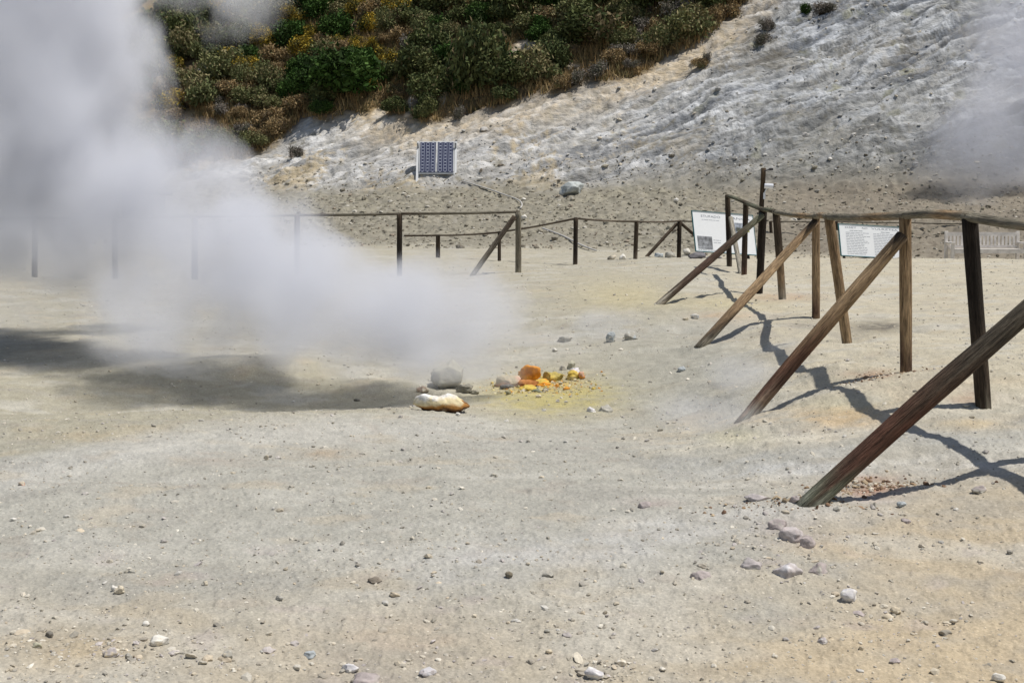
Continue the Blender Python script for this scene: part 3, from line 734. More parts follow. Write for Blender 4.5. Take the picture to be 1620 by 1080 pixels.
# ------------------------------------------------------------------ solar panel stand and its cable pipe
pc = hit(690, 284); PD = float(pc[1])
k_ = PD / F
se = empty('solar_panel', (pc[0], pc[1], pc[2]), 'two dark blue solar panels in a white frame below the bleached slope', 'solar panel')
W_ = 60 * k_; H_ = 66 * k_
tilt = Matrix.Rotation(math.radians(-27), 4, 'X')
M_frame = plain('white frame paint', (0.78, 0.79, 0.80), 0.4, vary=.03)
M_cell = plain('solar cell silicon', (0.050, 0.056, 0.105), 0.22, spec=.6, vary=.2, scale=30)
M_bus = plain('silver contact lines', (0.42, 0.45, 0.55), 0.4)
M_mount = plain('grey mounting bars', (0.25, 0.26, 0.27), 0.5)
def tl(bm): bmesh.ops.transform(bm, matrix=tilt, verts=bm.verts[:])
z0 = H_ * .16
for s_ in (-1, 1):
    bm = bmesh.new(); box(bm, (s_ * W_ / 2, 0, H_ / 2 - .1), (.085, .06, H_ + .2)); tl(bm); bm_obj('upright', bm, M_frame, se)
    bm = bmesh.new(); cyl(bm, (s_ * W_ / 2, .62 * H_, -.2 + .35 * H_), (s_ * W_ / 2, .30 * H_, H_ * .86), .03, 8); bm_obj('back_strut', bm, M_mount, se)
bm = bmesh.new(); box(bm, (0, .0, H_ - .02), (W_ * .9, .05, .04)); box(bm, (0, 0, z0 - .02), (W_ - .07, .05, .05)); tl(bm); bm_obj('crossbar', bm, M_frame, se)
pw = W_ * .445
for s_ in (-1, 1):
    cx = s_ * (pw / 2 + .012)
    bm = bmesh.new()
    pz0, pz1 = z0 + .01, H_ - .045
    box(bm, (cx, -.045, (pz0 + pz1) / 2), (pw, .03, pz1 - pz0), None, 0)
    for xx in (cx - pw / 2 + .008, cx + pw / 2 - .008): box(bm, (xx, -.062, (pz0 + pz1) / 2), (.022, .006, pz1 - pz0), None, 2)
    nr_, nc_ = 9, 3
    cw = (pw - .06) / nc_; chh = (pz1 - pz0 - .04) / nr_
    for c_ in range(nc_):
        cc_ = cx - (pw - .06) / 2 + cw * (c_ + .5)
        for xx in (-.30, .30): box(bm, (cc_ + xx * cw, -.0615, (pz0 + pz1) / 2), (.012, .003, pz1 - pz0 - .05), None, 1)
        for r_ in range(nr_ + 1):
            box(bm, (cc_, -.0625, pz0 + .02 + chh * r_), (cw * .34, .004, chh * .24), Matrix.Rotation(math.radians(0), 3, 'Y'), 1)
    tl(bm)
    bm_obj('photovoltaic_module', bm, [M_cell, M_bus, M_frame], se)
    bm = bmesh.new(); box(bm, (s_ * (W_ / 2 - .055), -.01, (pz0 + pz1) / 2), (.03, .03, pz1 - pz0)); tl(bm); bm_obj('side_bar', bm, M_mount, se)

def ground_line(pxs, step=0.12, lift=.02):
    P = [hit(*p) for p in pxs]; out = []
    for a, b in zip(P[:-1], P[1:]):
        n = max(2, int(np.linalg.norm(b - a) / step))
        for i in range(n):
            q = a + (b - a) * i / n; out.append(np.array([q[0], q[1], H1(q[0], q[1]) + lift]))
    out.append(P[-1] + np.array([0, 0, lift])); o2 = np.array(out); k = 9
    for j in (0, 1, 2):
        e = np.r_[[o2[0, j]] * k, o2[:, j], [o2[-1, j]] * k]; o2[:, j] = np.convolve(e, np.ones(2 * k + 1) / (2 * k + 1), 'same')[k:-k] if j < 2 else np.maximum(np.convolve(e, np.ones(2 * k + 1) / (2 * k + 1), 'same')[k:-k] + .03, 0)
    return [q for q in o2]
M_pipe = plain('pale plastic pipe', (0.55, 0.53, 0.50), 0.5)
for (pxs, lab) in [([(722, 286), (745, 292), (770, 301), (800, 311), (830, 320), (833, 324), (819, 334)], 'pale plastic pipe running down the rubble from the solar panel'),
                   ([(852, 361), (880, 371), (905, 383), (930, 396), (950, 401)], 'pale plastic pipe lying on the rubble beside the low dark fence')]:
    g = ground_line(pxs); o_ = g[0].copy()
    tag(link('plastic_pipe', tube_mesh('plastic_pipe', [q - o_ for q in g], .026, 8, tone=(.5, .48, .45), wobble=.0), M_pipe, None, o_), lab, 'pipe')

# ------------------------------------------------------------------ masonry block half lost in the steam
M_masonry = plain('pale plaster', (0.50, 0.42, 0.31), 0.9, vary=.18, scale=4)
M_stonegrey = plain('grey masonry', (0.30, 0.28, 0.25), 0.9, vary=.25, scale=5)
M_hole = plain('recess shade and dark roof', (0.05, 0.047, 0.042), 0.95)  # near-black colour paints the shade inside the recess; the roof slab shares it
q0 = hit(150, 347)
kk = q0[1] / F
hs_ = empty('masonry_hut', (q0[0], q0[1], q0[2]), 'low plastered masonry hut with a dark recess, half lost in the steam', 'hut')
bm = bmesh.new(); ww = 76 * kk; hh = 38 * kk
bx_ = [(-ww / 2, 0, -.4), (ww / 2, 0, -.4), (ww / 2, 0, hh * .92), (ww * .3, 0, hh * 1.02), (-ww / 2, 0, hh * 1.0)]
vf = [bm.verts.new(v) for v in bx_]; vb = [bm.verts.new((v[0], 2.0, v[2] + .02)) for v in bx_]
bm.faces.new(vf); bm.faces.new(vb[::-1])
for i in range(5): bm.faces.new((vf[i], vf[(i + 1) % 5], vb[(i + 1) % 5], vb[i]))
bm_obj('front_wall', bm, M_masonry, hs_, bevel=.03)
bm = bmesh.new(); box(bm, (ww / 2 + 16 * kk, 1.1, hh * .42), (31 * kk, 1.6, hh * 1.2)); bm_obj('recess', bm, M_hole, hs_, bevel=.03)
bm = bmesh.new(); box(bm, (ww / 2 + 45 * kk, .5, hh * .38), (27 * kk, 1.4, hh * 1.15)); bm_obj('side_wall', bm, M_stonegrey, hs_, bevel=.04)
bm = bmesh.new(); box(bm, (ww / 2 + 20 * kk, 1.1, hh * 1.10), (84 * kk, 1.8, hh * .14), Matrix.Rotation(.04, 3, 'Y')); bm_obj('roof_slab', bm, M_hole, hs_, bevel=.03)

# ------------------------------------------------------------------ stones
def ico(sub):
    bm = bmesh.new(); bmesh.ops.create_icosphere(bm, subdivisions=sub, radius=1.0)
    bm.verts.ensure_lookup_table()
    v = np.array([q.co[:] for q in bm.verts]); f = np.array([[w_.index for w_ in p.verts] for p in bm.faces]); bm.free()
    return v, f
ICO1, ICO2, ICO3, ICO4, ICO5 = ico(1), ico(2), ico(3), ico(4), ico(5)
def pn3(v, sc, k):
    return (pn(v[:, 0] * sc + 3.1, v[:, 1] * sc + 1.7, k) + pn(v[:, 1] * sc + 9.4, v[:, 2] * sc + 2.2, k + 1) + pn(v[:, 2] * sc + 5.5, v[:, 0] * sc + 7.9, k + 2)) / 1.7

def rock_shape(seed, base=ICO4, rough=.28, cuts=7):
    r = np.random.RandomState(seed); v, f = base; v = v.copy()
    for _ in range(cuts):                                   # broken faces
        n = r.randn(3); n /= np.linalg.norm(n); d = r.uniform(.55, .86)
        e = v @ n - d; v = v - np.outer(np.clip(e, 0, None), n) * .93
    o = r.rand(3) * 30
    v = v * (1 + rough * pn3(v + o, 1.6, seed % 9) + rough * .45 * pn3(v + o, 4.1, (seed + 3) % 9) + rough * .2 * pn3(v + o, 10, (seed + 5) % 9))[:, None]
    return v, f

def stone(px, py, wpx, ratio, col, label, seed, sink=.3, col2=None, cat='stone', name='stone', deep=1.0, rz=0.0, rough=.28):
    """stone by the pixel of its foot, its width in pixels and its height/width ratio"""
    p = hit(px, py); d = p[1]; w = wpx * d / F
    v, f = rock_shape(seed, ICO4 if wpx * .63 > 9 else ICO3, rough, 12)
    v = v / np.abs(v[:, :1]).max(); v = v / np.array([1, np.abs(v[:, 1]).max(), np.abs(v[:, 2]).max()])
    a = rz; R = np.array([[math.cos(a), -math.sin(a), 0], [math.sin(a), math.cos(a), 0], [0, 0, 1]])
    v = v * np.array([w / 2, w / 2 * .8 * deep, w * ratio / 2 / (1 - sink * .5)])
    v = v @ R.T
    z = v[:, 2].copy(); h = z.max()
    c = np.tile(np.array(col), (len(v), 1))
    k = pn3(v / w * 2 + seed, 2.0, seed % 7)
    if col2 is not None: c = mixc(c, col2, sstep(-.1, .35, k + .25 * (-z / h)))
    c = c * (1 + .30 * k)[:, None]
    v[:, 2] += h * (1 - sink * 1.25)
    o = link(name, np_mesh(name, v, f, c, True), M_stone, None, (p[0], p[1] + w * .3, H1(p[0], p[1] + w * .3) - h * sink * .3))
    return tag(o, label, cat)

MAU = (.43, .375, .36); MAU2 = (.50, .455, .445); WHT = (.72, .69, .63); LIL = (.62, .60, .61); BEI = (.60, .52, .39); GRY = (.42, .40, .35); DRK = (.19, .175, .15); CRM = (.62, .55, .43); BLU = (.42, .45, .46)
ST = [
    (1346, 952, 36, .72, LIL, 'pale lilac pointed stone, largest loose stone in the right foreground', .2, WHT),
    (1420, 972, 21, .62, BEI, 'rounded beige pebble, right one of a touching pair in the right foreground', .2, CRM),
    (1406, 980, 21, .50, BEI, 'flatter beige pebble, left one of a touching pair in the right foreground', .25, CRM),
    (1361, 976, 23, .4, MAU, 'flat mauve stone sunk in tan soil below the lilac pointed stone', .6, None),
    (1303, 1020, 18, .6, MAU2, 'small mauve and white stone below a purple stain, lower right foreground', .3, WHT),
    (1232, 838, 34, .55, MAU, 'purplish rock, top left of the half-buried cluster in front of the thick brace', .5, GRY),
    (1252, 858, 46, .6, MAU2, 'broad purplish rock with a dark hollow under its left side, middle of the half-buried cluster', .45, MAU),
    (1277, 868, 32, .75, MAU, 'dark mauve wedge-shaped rock, right end of the half-buried cluster', .4, None),
    (1247, 914, 54, .45, MAU2, 'broad pale lilac flat rock half buried below the purplish cluster', .6, LIL),
    (1298, 910, 38, .62, MAU, 'rounded mottled mauve rock half buried right of the broad pale lilac rock', .55, GRY),
    (1192, 902, 40, .5, MAU2, 'crumbling grey-mauve rock left of the broad pale lilac rock', .6, GRY),
    (1110, 916, 36, .4, MAU, 'low mauve rock almost flush with the soil, leftmost of the half-buried rocks', .7, None),
    (1553, 781, 26, .5, MAU, 'dark mauve stone alone on tan soil near the right edge', .4, GRY),
    (1203, 792, 48, .3, MAU2, 'low mauve slab in the soil just left of the thick brace foot', .65, MAU),
    (1257, 797, 17, .8, MAU, 'small purple stone touching the left side of the thick brace foot', .3, None),
    (1427, 804, 17, .5, BLU, 'small bluish grey stone on pale soil right of the thick brace foot', .4, None),
    (1325, 812, 13, .6, GRY, 'tiny dark grey stone just below the thick brace foot', .3, None),
    (1434, 828, 18, .45, MAU, 'small mauve stone below the small bluish grey stone', .5, None),
    (1384, 804, 9, 1.2, GRY, 'narrow upright grey chip right of the thick brace foot', .3, None),
    (1582, 1082, 26, .6, WHT, 'whitish stone cut by the bottom edge at the far right', .3, None),
    (1417, 1050, 20, .3, MAU, 'flat mauve stone near the bottom edge below the beige pebble pair', .6, None),
    (1500, 990, 16, .3, CRM, 'cream chip at the right edge side of the beige pebble pair', .4, None),
    (189, 941, 21, .7, CRM, 'cream pebble touching a smaller white one, left foreground', .2, None),
    (180, 935, 13, .7, WHT, 'small white pebble behind the cream pebble, left foreground', .2, None),
    (248, 1022, 35, .5, WHT, 'broad whitish stone with a humped top, left foreground', .25, CRM),
    (358, 1047, 24, .72, GRY, 'grey and tan angular lump near the bottom edge, left of centre', .25, BEI),
    (490, 1042, 23, .5, BLU, 'smooth flat-topped bluish grey stone near the bottom edge', .25, None),
    (173, 1040, 27, .7, MAU2, 'crumbly pinkish lump left of a small shard, lower left', .4, BEI),
    (202, 1042, 15, .5, GRY, 'thin grey shard beside the crumbly pinkish lump, lower left', .3, None),
    (230, 991, 12, .9, WHT, 'little round white pebble above the broad whitish stone', .25, None),
    (77, 1009, 14, .6, DRK, 'small dark stone beside pale crumbs at the lower left', .3, None),
    (58, 1026, 18, .6, (.50, .48, .36), 'pale greenish crumbly stone at the lower left edge', .4, None),
    (442, 951, 17, .55, GRY, 'grey wedge stone in the grey flat left of centre', .3, None),
    (208, 907, 17, .4, GRY, 'thin dark-bottomed grey chip above the cream and white pebbles', .3, BEI),
    (34, 768, 14, .6, CRM, 'cream stone with a reddish end at the left edge', .25, (.4, .15, .12)),
    (20, 825, 11, .5, WHT, 'small white chip at the left edge below the reddish-ended stone', .3, None),
    (325, 926, 9, .9, CRM, 'tiny cream pebble standing alone on grey soil', .2, None),
    (806, 915, 15, .95, (.19, .165, .12), 'dark brown upright jagged stone in the middle of the foreground', .2, DRK),
    (868, 914, 22, .3, GRY, 'low grey chip with a dark right end beside the jagged brown stone', .4, DRK),
    (982, 1054, 21, .62, CRM, 'cream stone near the bottom edge, right of centre', .25, WHT),
    (940, 1074, 34, .5, LIL, 'pale angular slab casting a dark gap at the bottom edge', .3, WHT),
    (553, 1066, 32, .45, LIL, 'whitish slab at the bottom edge with mauve rock behind it', .35, WHT),
    (677, 1070, 32, .45, LIL, 'pale crusty slab at the bottom edge, left of centre', .5, MAU2),
    (575, 1085, 60, .35, MAU, 'large flat mauve rock cut by the bottom edge', .6, GRY),
    (866, 1001, 11, .5, GRY, 'small grey pebble above the lower middle edge', .3, None),
    (868, 1035, 14, .45, BEI, 'small tan flat pebble below the small grey pebble', .3, None),
    (1023, 803, 26, .5, MAU, 'mauve lump beside rusty crumbs left of the thick brace foot', .5, None),
    (592, 924, 26, .3, (.25, .215, .175), 'low dark brown clod in the left half of the foreground', .5, None),
    (857, 756, 11, .6, CRM, 'single cream pebble on the grey flat above the jagged brown stone', .2, None),
    (421, 728, 10, .9, CRM, 'cream pebble on the brown stain left of the white rock', .2, None),
    (1079, 588, 14, .85, BLU, 'round bluish grey stone alone on the smooth slope left of the second brace', .15, None),
    (564, 635, 11, .6, DRK, 'small dark stone in the shade left of the white rock', .2, None),
    (967, 542, 17, 1.1, BLU, 'pale bluish upright rock in the thin steam behind the vent', .3, WHT),
    (999, 538, 26, .6, GRY, 'low grey rock right of the pale bluish upright rock', .4, BLU),
    (893, 543, 26, .5, GRY, 'dark grey mound-like rock behind the vent', .5, None),
    (1100, 505, 15, .6, WHT, 'white and blue stone on the bank between the two far braces', .3, BLU),
    (1085, 508, 10, .6, CRM, 'small cream stone beside the white and blue stone on the bank', .3, None),
    (937, 652, 22, .6, LIL, 'crusty whitish lump on the ground right of the white rock', .7, WHT),
    (957, 652, 28, .6, (.42, .40, .35), 'grey rounded lump touching the crusty whitish lump', .7, None),
    (878, 557, 10, .6, WHT, 'little white stone beside the dark grey mound-like rock', .2, None),
    (968, 411, 16, .6, CRM, 'cream stone at the foot of the low dark fence', .2, WHT),
    (986, 411, 13, .8, WHT, 'white stone at the foot of the low dark fence next to its middle post', .2, None),
    (1043, 407, 16, .7, BLU, 'bluish stone between the low fence brace and its end post', .3, None),
    (1088, 404, 14, .8, WHT, 'pale upright stone right of the end post of the low dark fence', .2, None),
    (1104, 409, 30, .4, (.20, .19, .20), 'dark purple-grey stone under the left end of the large notice board', .3, None),
    (1132, 409, 30, .35, (.26, .245, .24), 'grey stone under the middle of the large notice board', .3, None),
    (1060, 408, 18, .6, GRY, 'grey rubble stone at the end post of the low dark fence', .3, None),
    (829, 351, 11, .8, WHT, 'white stone on the rubble right above the braced end post', .2, None),
    (828, 318, 9, .6, WHT, 'small white stone at the bend of the pale pipe', .2, None),
    (1070, 322, 9, .9, WHT, 'bright white stone alone on the brown rubble slope', .1, None),
    (906, 308, 40, .6, (.50, .53, .52), 'big pale bluish boulder at the foot of the bleached slope', .3, (.25, .26, .24)),
    (760, 287, 10, .5, WHT, 'white chip on the rubble below the right leg of the solar panel', .3, None),
]
for i, (px, py, wp, ra, col, lab, sink, col2) in enumerate(ST):
    stone(px, py, wp, ra, col, lab, 200 + i, sink, col2, rz=random.Random(i).uniform(-.4, .4))

# the white crusted rock with a scooped top
p = hit(700, 652); d = p[1]; k_ = d / F
v, f = ICO5; v = v.copy()
X_, Y_, Z_ = v[:, 0].copy(), v[:, 1].copy(), v[:, 2].copy()
topx = [-1.0, -.82, -.62, -.42, -.15, .08, .2, .35, .6, .85, 1.0]
topz = [.10, .50, .66, .50, .38, .55, .78, .50, .22, .02, -.15]
botx = [-1, -.8, -.4, 0, .4, .8, 1]; botz = [-.1, -.52, -.66, -.72, -.68, -.42, -.2]
r2 = np.sqrt(np.clip(1 - X_ ** 2, 0, 1)) + 1e-3
zz = np.clip(Z_ / r2, -1, 1)
T1 = np.interp(X_, topx, topz); B1 = np.interp(X_, botx, botz)
mid_ = (T1 + B1) / 2
znew = np.where(zz > 0, mid_ + (T1 - mid_) * zz ** .7, mid_ + (B1 - mid_) * np.abs(zz) ** .8)
v = np.stack([X_ * (1 - .16 * np.clip(-zz, 0, 1)), Y_ * .62 * (1 - .62 * np.clip(-zz + .15, 0, 1)), znew * .55], axis=1)
nn = pn3(v, 2.2, 1); n2_ = pn3(v, 6.0, 4)
v = v * (1 + .15 * nn + .11 * n2_ + .06 * pn3(v, 14, 2) + .03 * pn3(v, 30, 6))[:, None]
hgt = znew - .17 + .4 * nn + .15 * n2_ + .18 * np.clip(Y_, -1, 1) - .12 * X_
c = np.tile(np.array([.78, .76, .73]), (len(v), 1))
c = mixc(c, [.74, .60, .31], sstep(.34, .0, hgt + .2 * n2_) * .8)
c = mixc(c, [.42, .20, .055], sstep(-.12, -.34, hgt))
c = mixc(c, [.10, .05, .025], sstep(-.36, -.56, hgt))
c = mixc(c, [.45, .38, .27], sstep(.25, .5, n2_) * .5)
_rc = np.random.RandomState(12)
for _ in range(16):
    n_ = _rc.randn(3) * np.array([.45, 1, 1]); n_ /= np.linalg.norm(n_); e_ = (v / np.array([1, .55, .42])) @ n_ - _rc.uniform(.66, .86)
    v = v - np.outer(np.clip(e_, 0, None) * .8, n_) * np.array([1, .55, .42])
v = v * (1 + .025 * pn3(v, 9, 3) + .02 * pn3(v, 24, 6))[:, None]
v = v * 50 * k_
o = link('crusted_rock', np_mesh('crusted_rock', v, f, c, True), M_stone, None, (p[0], p[1] + .12, H1(p[0], p[1] + .12) + .062))
tag(o, 'white and ochre crusted rock with a scooped top, alone in front of the steam', 'rock')

YEL = (.62, .45, .10); ORG = (.62, .25, .03); PNK = (.62, .40, .30)
VT = [
    (838, 607, 38, 1.05, ORG, 'bright orange domed sulphur rock at the vent', .15, (.70, .33, .04), 'sulphur_rock'),
    (857, 611, 46, .28, YEL, 'flat orange-yellow sulphur slab in front of the orange dome', .3, ORG, 'sulphur_rock'),
    (838, 613, 40, .3, (.42, .17, .05), 'rusty orange flat rock under the orange dome', .4, ORG, 'sulphur_rock'),
    (806, 612, 44, .5, (.42, .36, .25), 'dull brown rock with a pink top left of the orange dome', .3, PNK, 'stone'),
    (802, 616, 24, .4, (.13, .125, .115), 'dark grey stone in front of the dull brown vent rock', .3, None, 'stone'),
    (804, 625, 10, .55, (.24, .23, .15), 'small olive pebble in front of the vent', .2, None, 'stone'),
    (852, 629, 10, .6, CRM, 'small pale pebble below the sulphur slab', .2, None, 'stone'),
    (848, 621, 20, .4, (.22, .235, .17), 'olive grey stone below the sulphur slab', .3, None, 'stone'),
    (836, 619, 34, .3, YEL, 'low yellow sulphur crust below the rusty flat rock', .5, (.60, .52, .15), 'sulphur_rock'),
    (876, 604, 34, .5, (.46, .37, .12), 'mustard yellow rock right of the orange dome', .4, YEL, 'sulphur_rock'),
    (905, 602, 26, .6, YEL, 'yellow sulphur lump beside the white and pink rock', .4, (.60, .50, .28), 'sulphur_rock'),
    (911, 596, 20, .8, (.70, .68, .70), 'white rock with a pinkish right side at the right end of the vent', .2, PNK, 'stone'),
    (921, 600, 14, .9, PNK, 'pink orange chip at the right end of the vent', .2, ORG, 'sulphur_rock'),
    (890, 586, 14, .7, (.5, .47, .40), 'pale pebble behind the mustard yellow rock', .3, None, 'stone'),
    (905, 584, 16, 1.0, (.48, .46, .36), 'pale upright stone behind the white and pink rock', .3, None, 'stone'),
    (712, 617, 64, .74, (.38, .355, .27), 'big layered greenish grey boulder behind the white crusted rock', .25, (.27, .26, .205), 'stone'),
    (698, 606, 36, 1.05, (.42, .37, .28), 'tan crumbly rock on the left shoulder of the layered boulder', .3, (.34, .31, .24), 'stone'),
    (735, 622, 30, .5, (.22, .205, .165), 'dark rubble stone right of the layered boulder', .4, None, 'stone'),
    (668, 622, 22, .5, (.58, .42, .30), 'pinkish stone left of the layered boulder', .4, CRM, 'stone'),
    (752, 624, 18, .5, (.30, .28, .22), 'grey stone between the layered boulder and the vent', .4, None, 'stone'),
    (724, 658, 10, .6, WHT, 'tiny white chip at the foot of the white crusted rock', .2, None, 'stone'),
]
for i, (px, py, wp, ra, col, lab, sink, col2, nm) in enumerate(VT):
    stone(px, py, wp, ra, col, lab, 500 + i, sink, col2, rough=.26 if wp in (38, 64) else .42, name=nm, cat='rock' if nm == 'sulphur_rock' else 'stone')

# ------------------------------------------------------------------ gravel and rubble too fine to count
def scatter(name, P, size, cols, flat, mat, protos, seed, embed=.35):
    r = np.random.RandomState(seed); n = len(P)
    pv, pf = protos
    which = r.randint(0, len(pv), n)
    nv = len(pv[0]); nf = len(pf)
    V = np.stack([pv[w_] for w_ in range(len(pv))])[which]
    sc = size[:, None] * np.stack([r.uniform(.75, 1.35, n), r.uniform(.75, 1.2, n), r.uniform(flat[0], flat[1], n)], axis=1)
    V = V * sc[:, None, :]
    a = r.rand(n) * 2 * np.pi; ca, sa = np.cos(a)[:, None], np.sin(a)[:, None]
    b = r.normal(0, .35, n); cb, sb = np.cos(b)[:, None], np.sin(b)[:, None]
    x, y, z = V[..., 0], V[..., 1], V[..., 2]
    x, z = x * cb - z * sb, x * sb + z * cb
    x, y = x * ca - y * sa, x * sa + y * ca
    V = np.stack([x + P[:, 0:1], y + P[:, 1:2], z + P[:, 2:3] + (size * flat[0] * (1 - 2 * embed))[:, None]], axis=-1).reshape(-1, 3)
    fc = (pf[None] + (np.arange(n) * nv)[:, None, None]).reshape(-1, pf.shape[1])
    tn = np.repeat(cols, nv, axis=0)
    return link(name, np_mesh(name, V, fc, tn, False), mat)
small = ([rock_shape(900 + i, ICO1, .5, 7)[0] for i in range(8)], ICO1[1])
big = ([rock_shape(920 + i, ICO2, .4, 6)[0] for i in range(8)], ICO2[1])
rg = np.random.RandomState(42)
def pal(n, cols, jit=.12):
    c = np.array(cols)[rg.randint(0, len(cols), n)]
    return np.clip(c * (1 + jit * rg.randn(n, 1)), .02, .85)
N1 = 42000
dd = np.exp(rg.uniform(math.log(3.4), math.log(28), N1)); aa = np.radians(rg.uniform(-26, 26, N1))
gx, gy = dd * np.sin(aa), dd * np.cos(aa)
keep = (fbm(gx * .8, gy * 1.1, 3, 2) + rg.uniform(-.5, .5, N1)) > -.12
gx, gy, dd = gx[keep], gy[keep], dd[keep]
size = np.clip(np.exp(rg.normal(math.log(.0030), .70, len(gx))) * (dd / 4.5) ** .4, .002, .022)
gz = height(gx, gy)
gcol = pal(len(gx), [(.54, .50, .42), (.45, .41, .34), (.62, .58, .50), (.40, .37, .31), (.35, .325, .28), (.52, .46, .36), (.50, .48, .44), (.44, .41, .38)])
tag(scatter('gravel', np.stack([gx, gy, gz], 1), size, gcol, (.45, .75), M_pebble, small, 5), 'fine pale gravel strewn over the crater floor', 'gravel', kind='stuff')

pv_ = hit(858, 612)
nc_ = 900
ux = rg.normal(pv_[0], .26, nc_); uy = rg.normal(pv_[1] + .05, .26, nc_)
usz = np.clip(np.exp(rg.normal(math.log(.007), .6, nc_)), .003, .03)
tag(scatter('sulphur_crumbs', np.stack([ux, uy, height(ux, uy)], 1), usz, pal(nc_, [(.60, .45, .12), (.60, .27, .05), (.52, .45, .22), (.45, .40, .26), (.64, .58, .40), (.40, .36, .28)]), (.5, .9), M_pebble, small, 15), 'yellow and orange sulphur crumbs spread round the vent', 'sulphur crumbs', kind='stuff')

for (qx_, qy_, sx_, sy_, nq, lab) in [(1375, 772, .17, .09, 420, 'rusty wood crumbs and pale chips beside the thick brace foot'), (1250, 793, .22, .05, 200, 'dark crumbs scattered left of the thick brace foot'), (1385, 597, .16, .10, 220, 'brown wood crumbs at the foot of a tan fence post')]:
    pv_ = hit(qx_, qy_)
    ux = rg.normal(pv_[0], sx_, nq); uy = rg.normal(pv_[1], sy_, nq)
    usz = np.clip(np.exp(rg.normal(math.log(.0055), .6, nq)), .003, .02)
    tag(scatter('wood_crumbs', np.stack([ux, uy, height(ux, uy)], 1), usz, pal(nq, [(.22, .14, .09), (.17, .105, .07), (.34, .235, .15), (.66, .6, .5), (.42, .33, .22)]), (.4, .8), M_pebble, small, 16), lab, 'wood crumbs', kind='stuff')

# grit collected round the larger stones of the foreground
cx_, cy_ = [], []
for (px, py, n_, sp_) in [(173, 1036, 90, .12), (360, 1046, 50, .09), (75, 1015, 60, .12), (555, 1062, 80, .14), (680, 1064, 80, .14), (945, 1066, 70, .12), (985, 1052, 40, .08), (1245, 905, 60, .18), (1250, 858, 60, .16), (1410, 978, 30, .1), (1350, 955, 20, .09),
                          (1304, 1016, 40, .10), (250, 1025, 40, .1), (880, 990, 70, .2), (600, 930, 60, .2), (1150, 860, 70, .22), (1510, 1000, 60, .2), (300, 860, 60, .25), (60, 830, 50, .25), (1480, 850, 60, .25), (450, 1000, 60, .18), (780, 870, 60, .25)]:
    q = hit(px, py); cx_ += list(rg.normal(q[0], sp_, n_)); cy_ += list(rg.normal(q[1], sp_ * .9, n_))
cx_, cy_ = np.array(cx_), np.array(cy_)
gs_ = np.clip(np.exp(rg.normal(math.log(.0050), .6, len(cx_))), .002, .022)
tag(scatter('grit', np.stack([cx_, cy_, height(cx_, cy_)], 1), gs_, pal(len(cx_), [(.54, .49, .40), (.44, .40, .33), (.60, .56, .48), (.36, .325, .27), (.50, .43, .33), (.46, .42, .40)]), (.4, .7), M_pebble, big, 25), 'broken grit gathered round the larger stones in the foreground', 'grit', kind='stuff')

N2 = 14000
rs = rg.uniform(32.2, 43.5, N2); rt_ = rg.uniform(-27, 15, N2)
rx = HS_Y * rt_ + HS_X * rs; ry = HS_Y * rs - HS_X * rt_
dn = HS_X ** 2 + HS_Y ** 2; rx /= dn; ry /= dn
size = np.clip(np.exp(rg.normal(math.log(.022), .55, N2)), .009, .13)
rcol = pal(N2, [(.30, .275, .215), (.25, .225, .175), (.36, .33, .26), (.19, .17, .135), (.50, .47, .41), (.33, .28, .22)])
tag(scatter('rubble', np.stack([rx, ry, height(rx, ry)], 1), size, rcol, (.5, .85), M_pebble, big, 6), 'loose brown-grey rubble covering the apron below the bleached slope', 'rubble', kind='stuff')

N3 = 6000
rs = rg.uniform(42, 62, N3); rt_ = rg.uniform(-22, 16, N3)
rx = (HS_Y * rt_ + HS_X * rs) / dn; ry = (HS_Y * rs - HS_X * rt_) / dn; rz_ = height(rx, ry)
qx, qy = proj(rx, ry, rz_)
k3 = veg_amount(qx, qy, rx, ry) < .3
k3 &= (fbm(rx * .6, ry * .8, 3, 3) + rg.uniform(-.5, .5, N3)) > .0
rx, ry, rz_ = rx[k3], ry[k3], rz_[k3]
size = np.clip(np.exp(rg.normal(math.log(.038), .5, len(rx))), .018, .18)
rcol = pal(len(rx), [(.50, .48, .45), (.40, .395, .38), (.60, .58, .54), (.36, .355, .345), (.56, .50, .40), (.42, .40, .36)])
tag(scatter('scree', np.stack([rx, ry, rz_], 1), size, rcol, (.45, .8), M_pebble, big, 7), 'pale broken scree lying on the bleached rock slope', 'scree', kind='stuff')

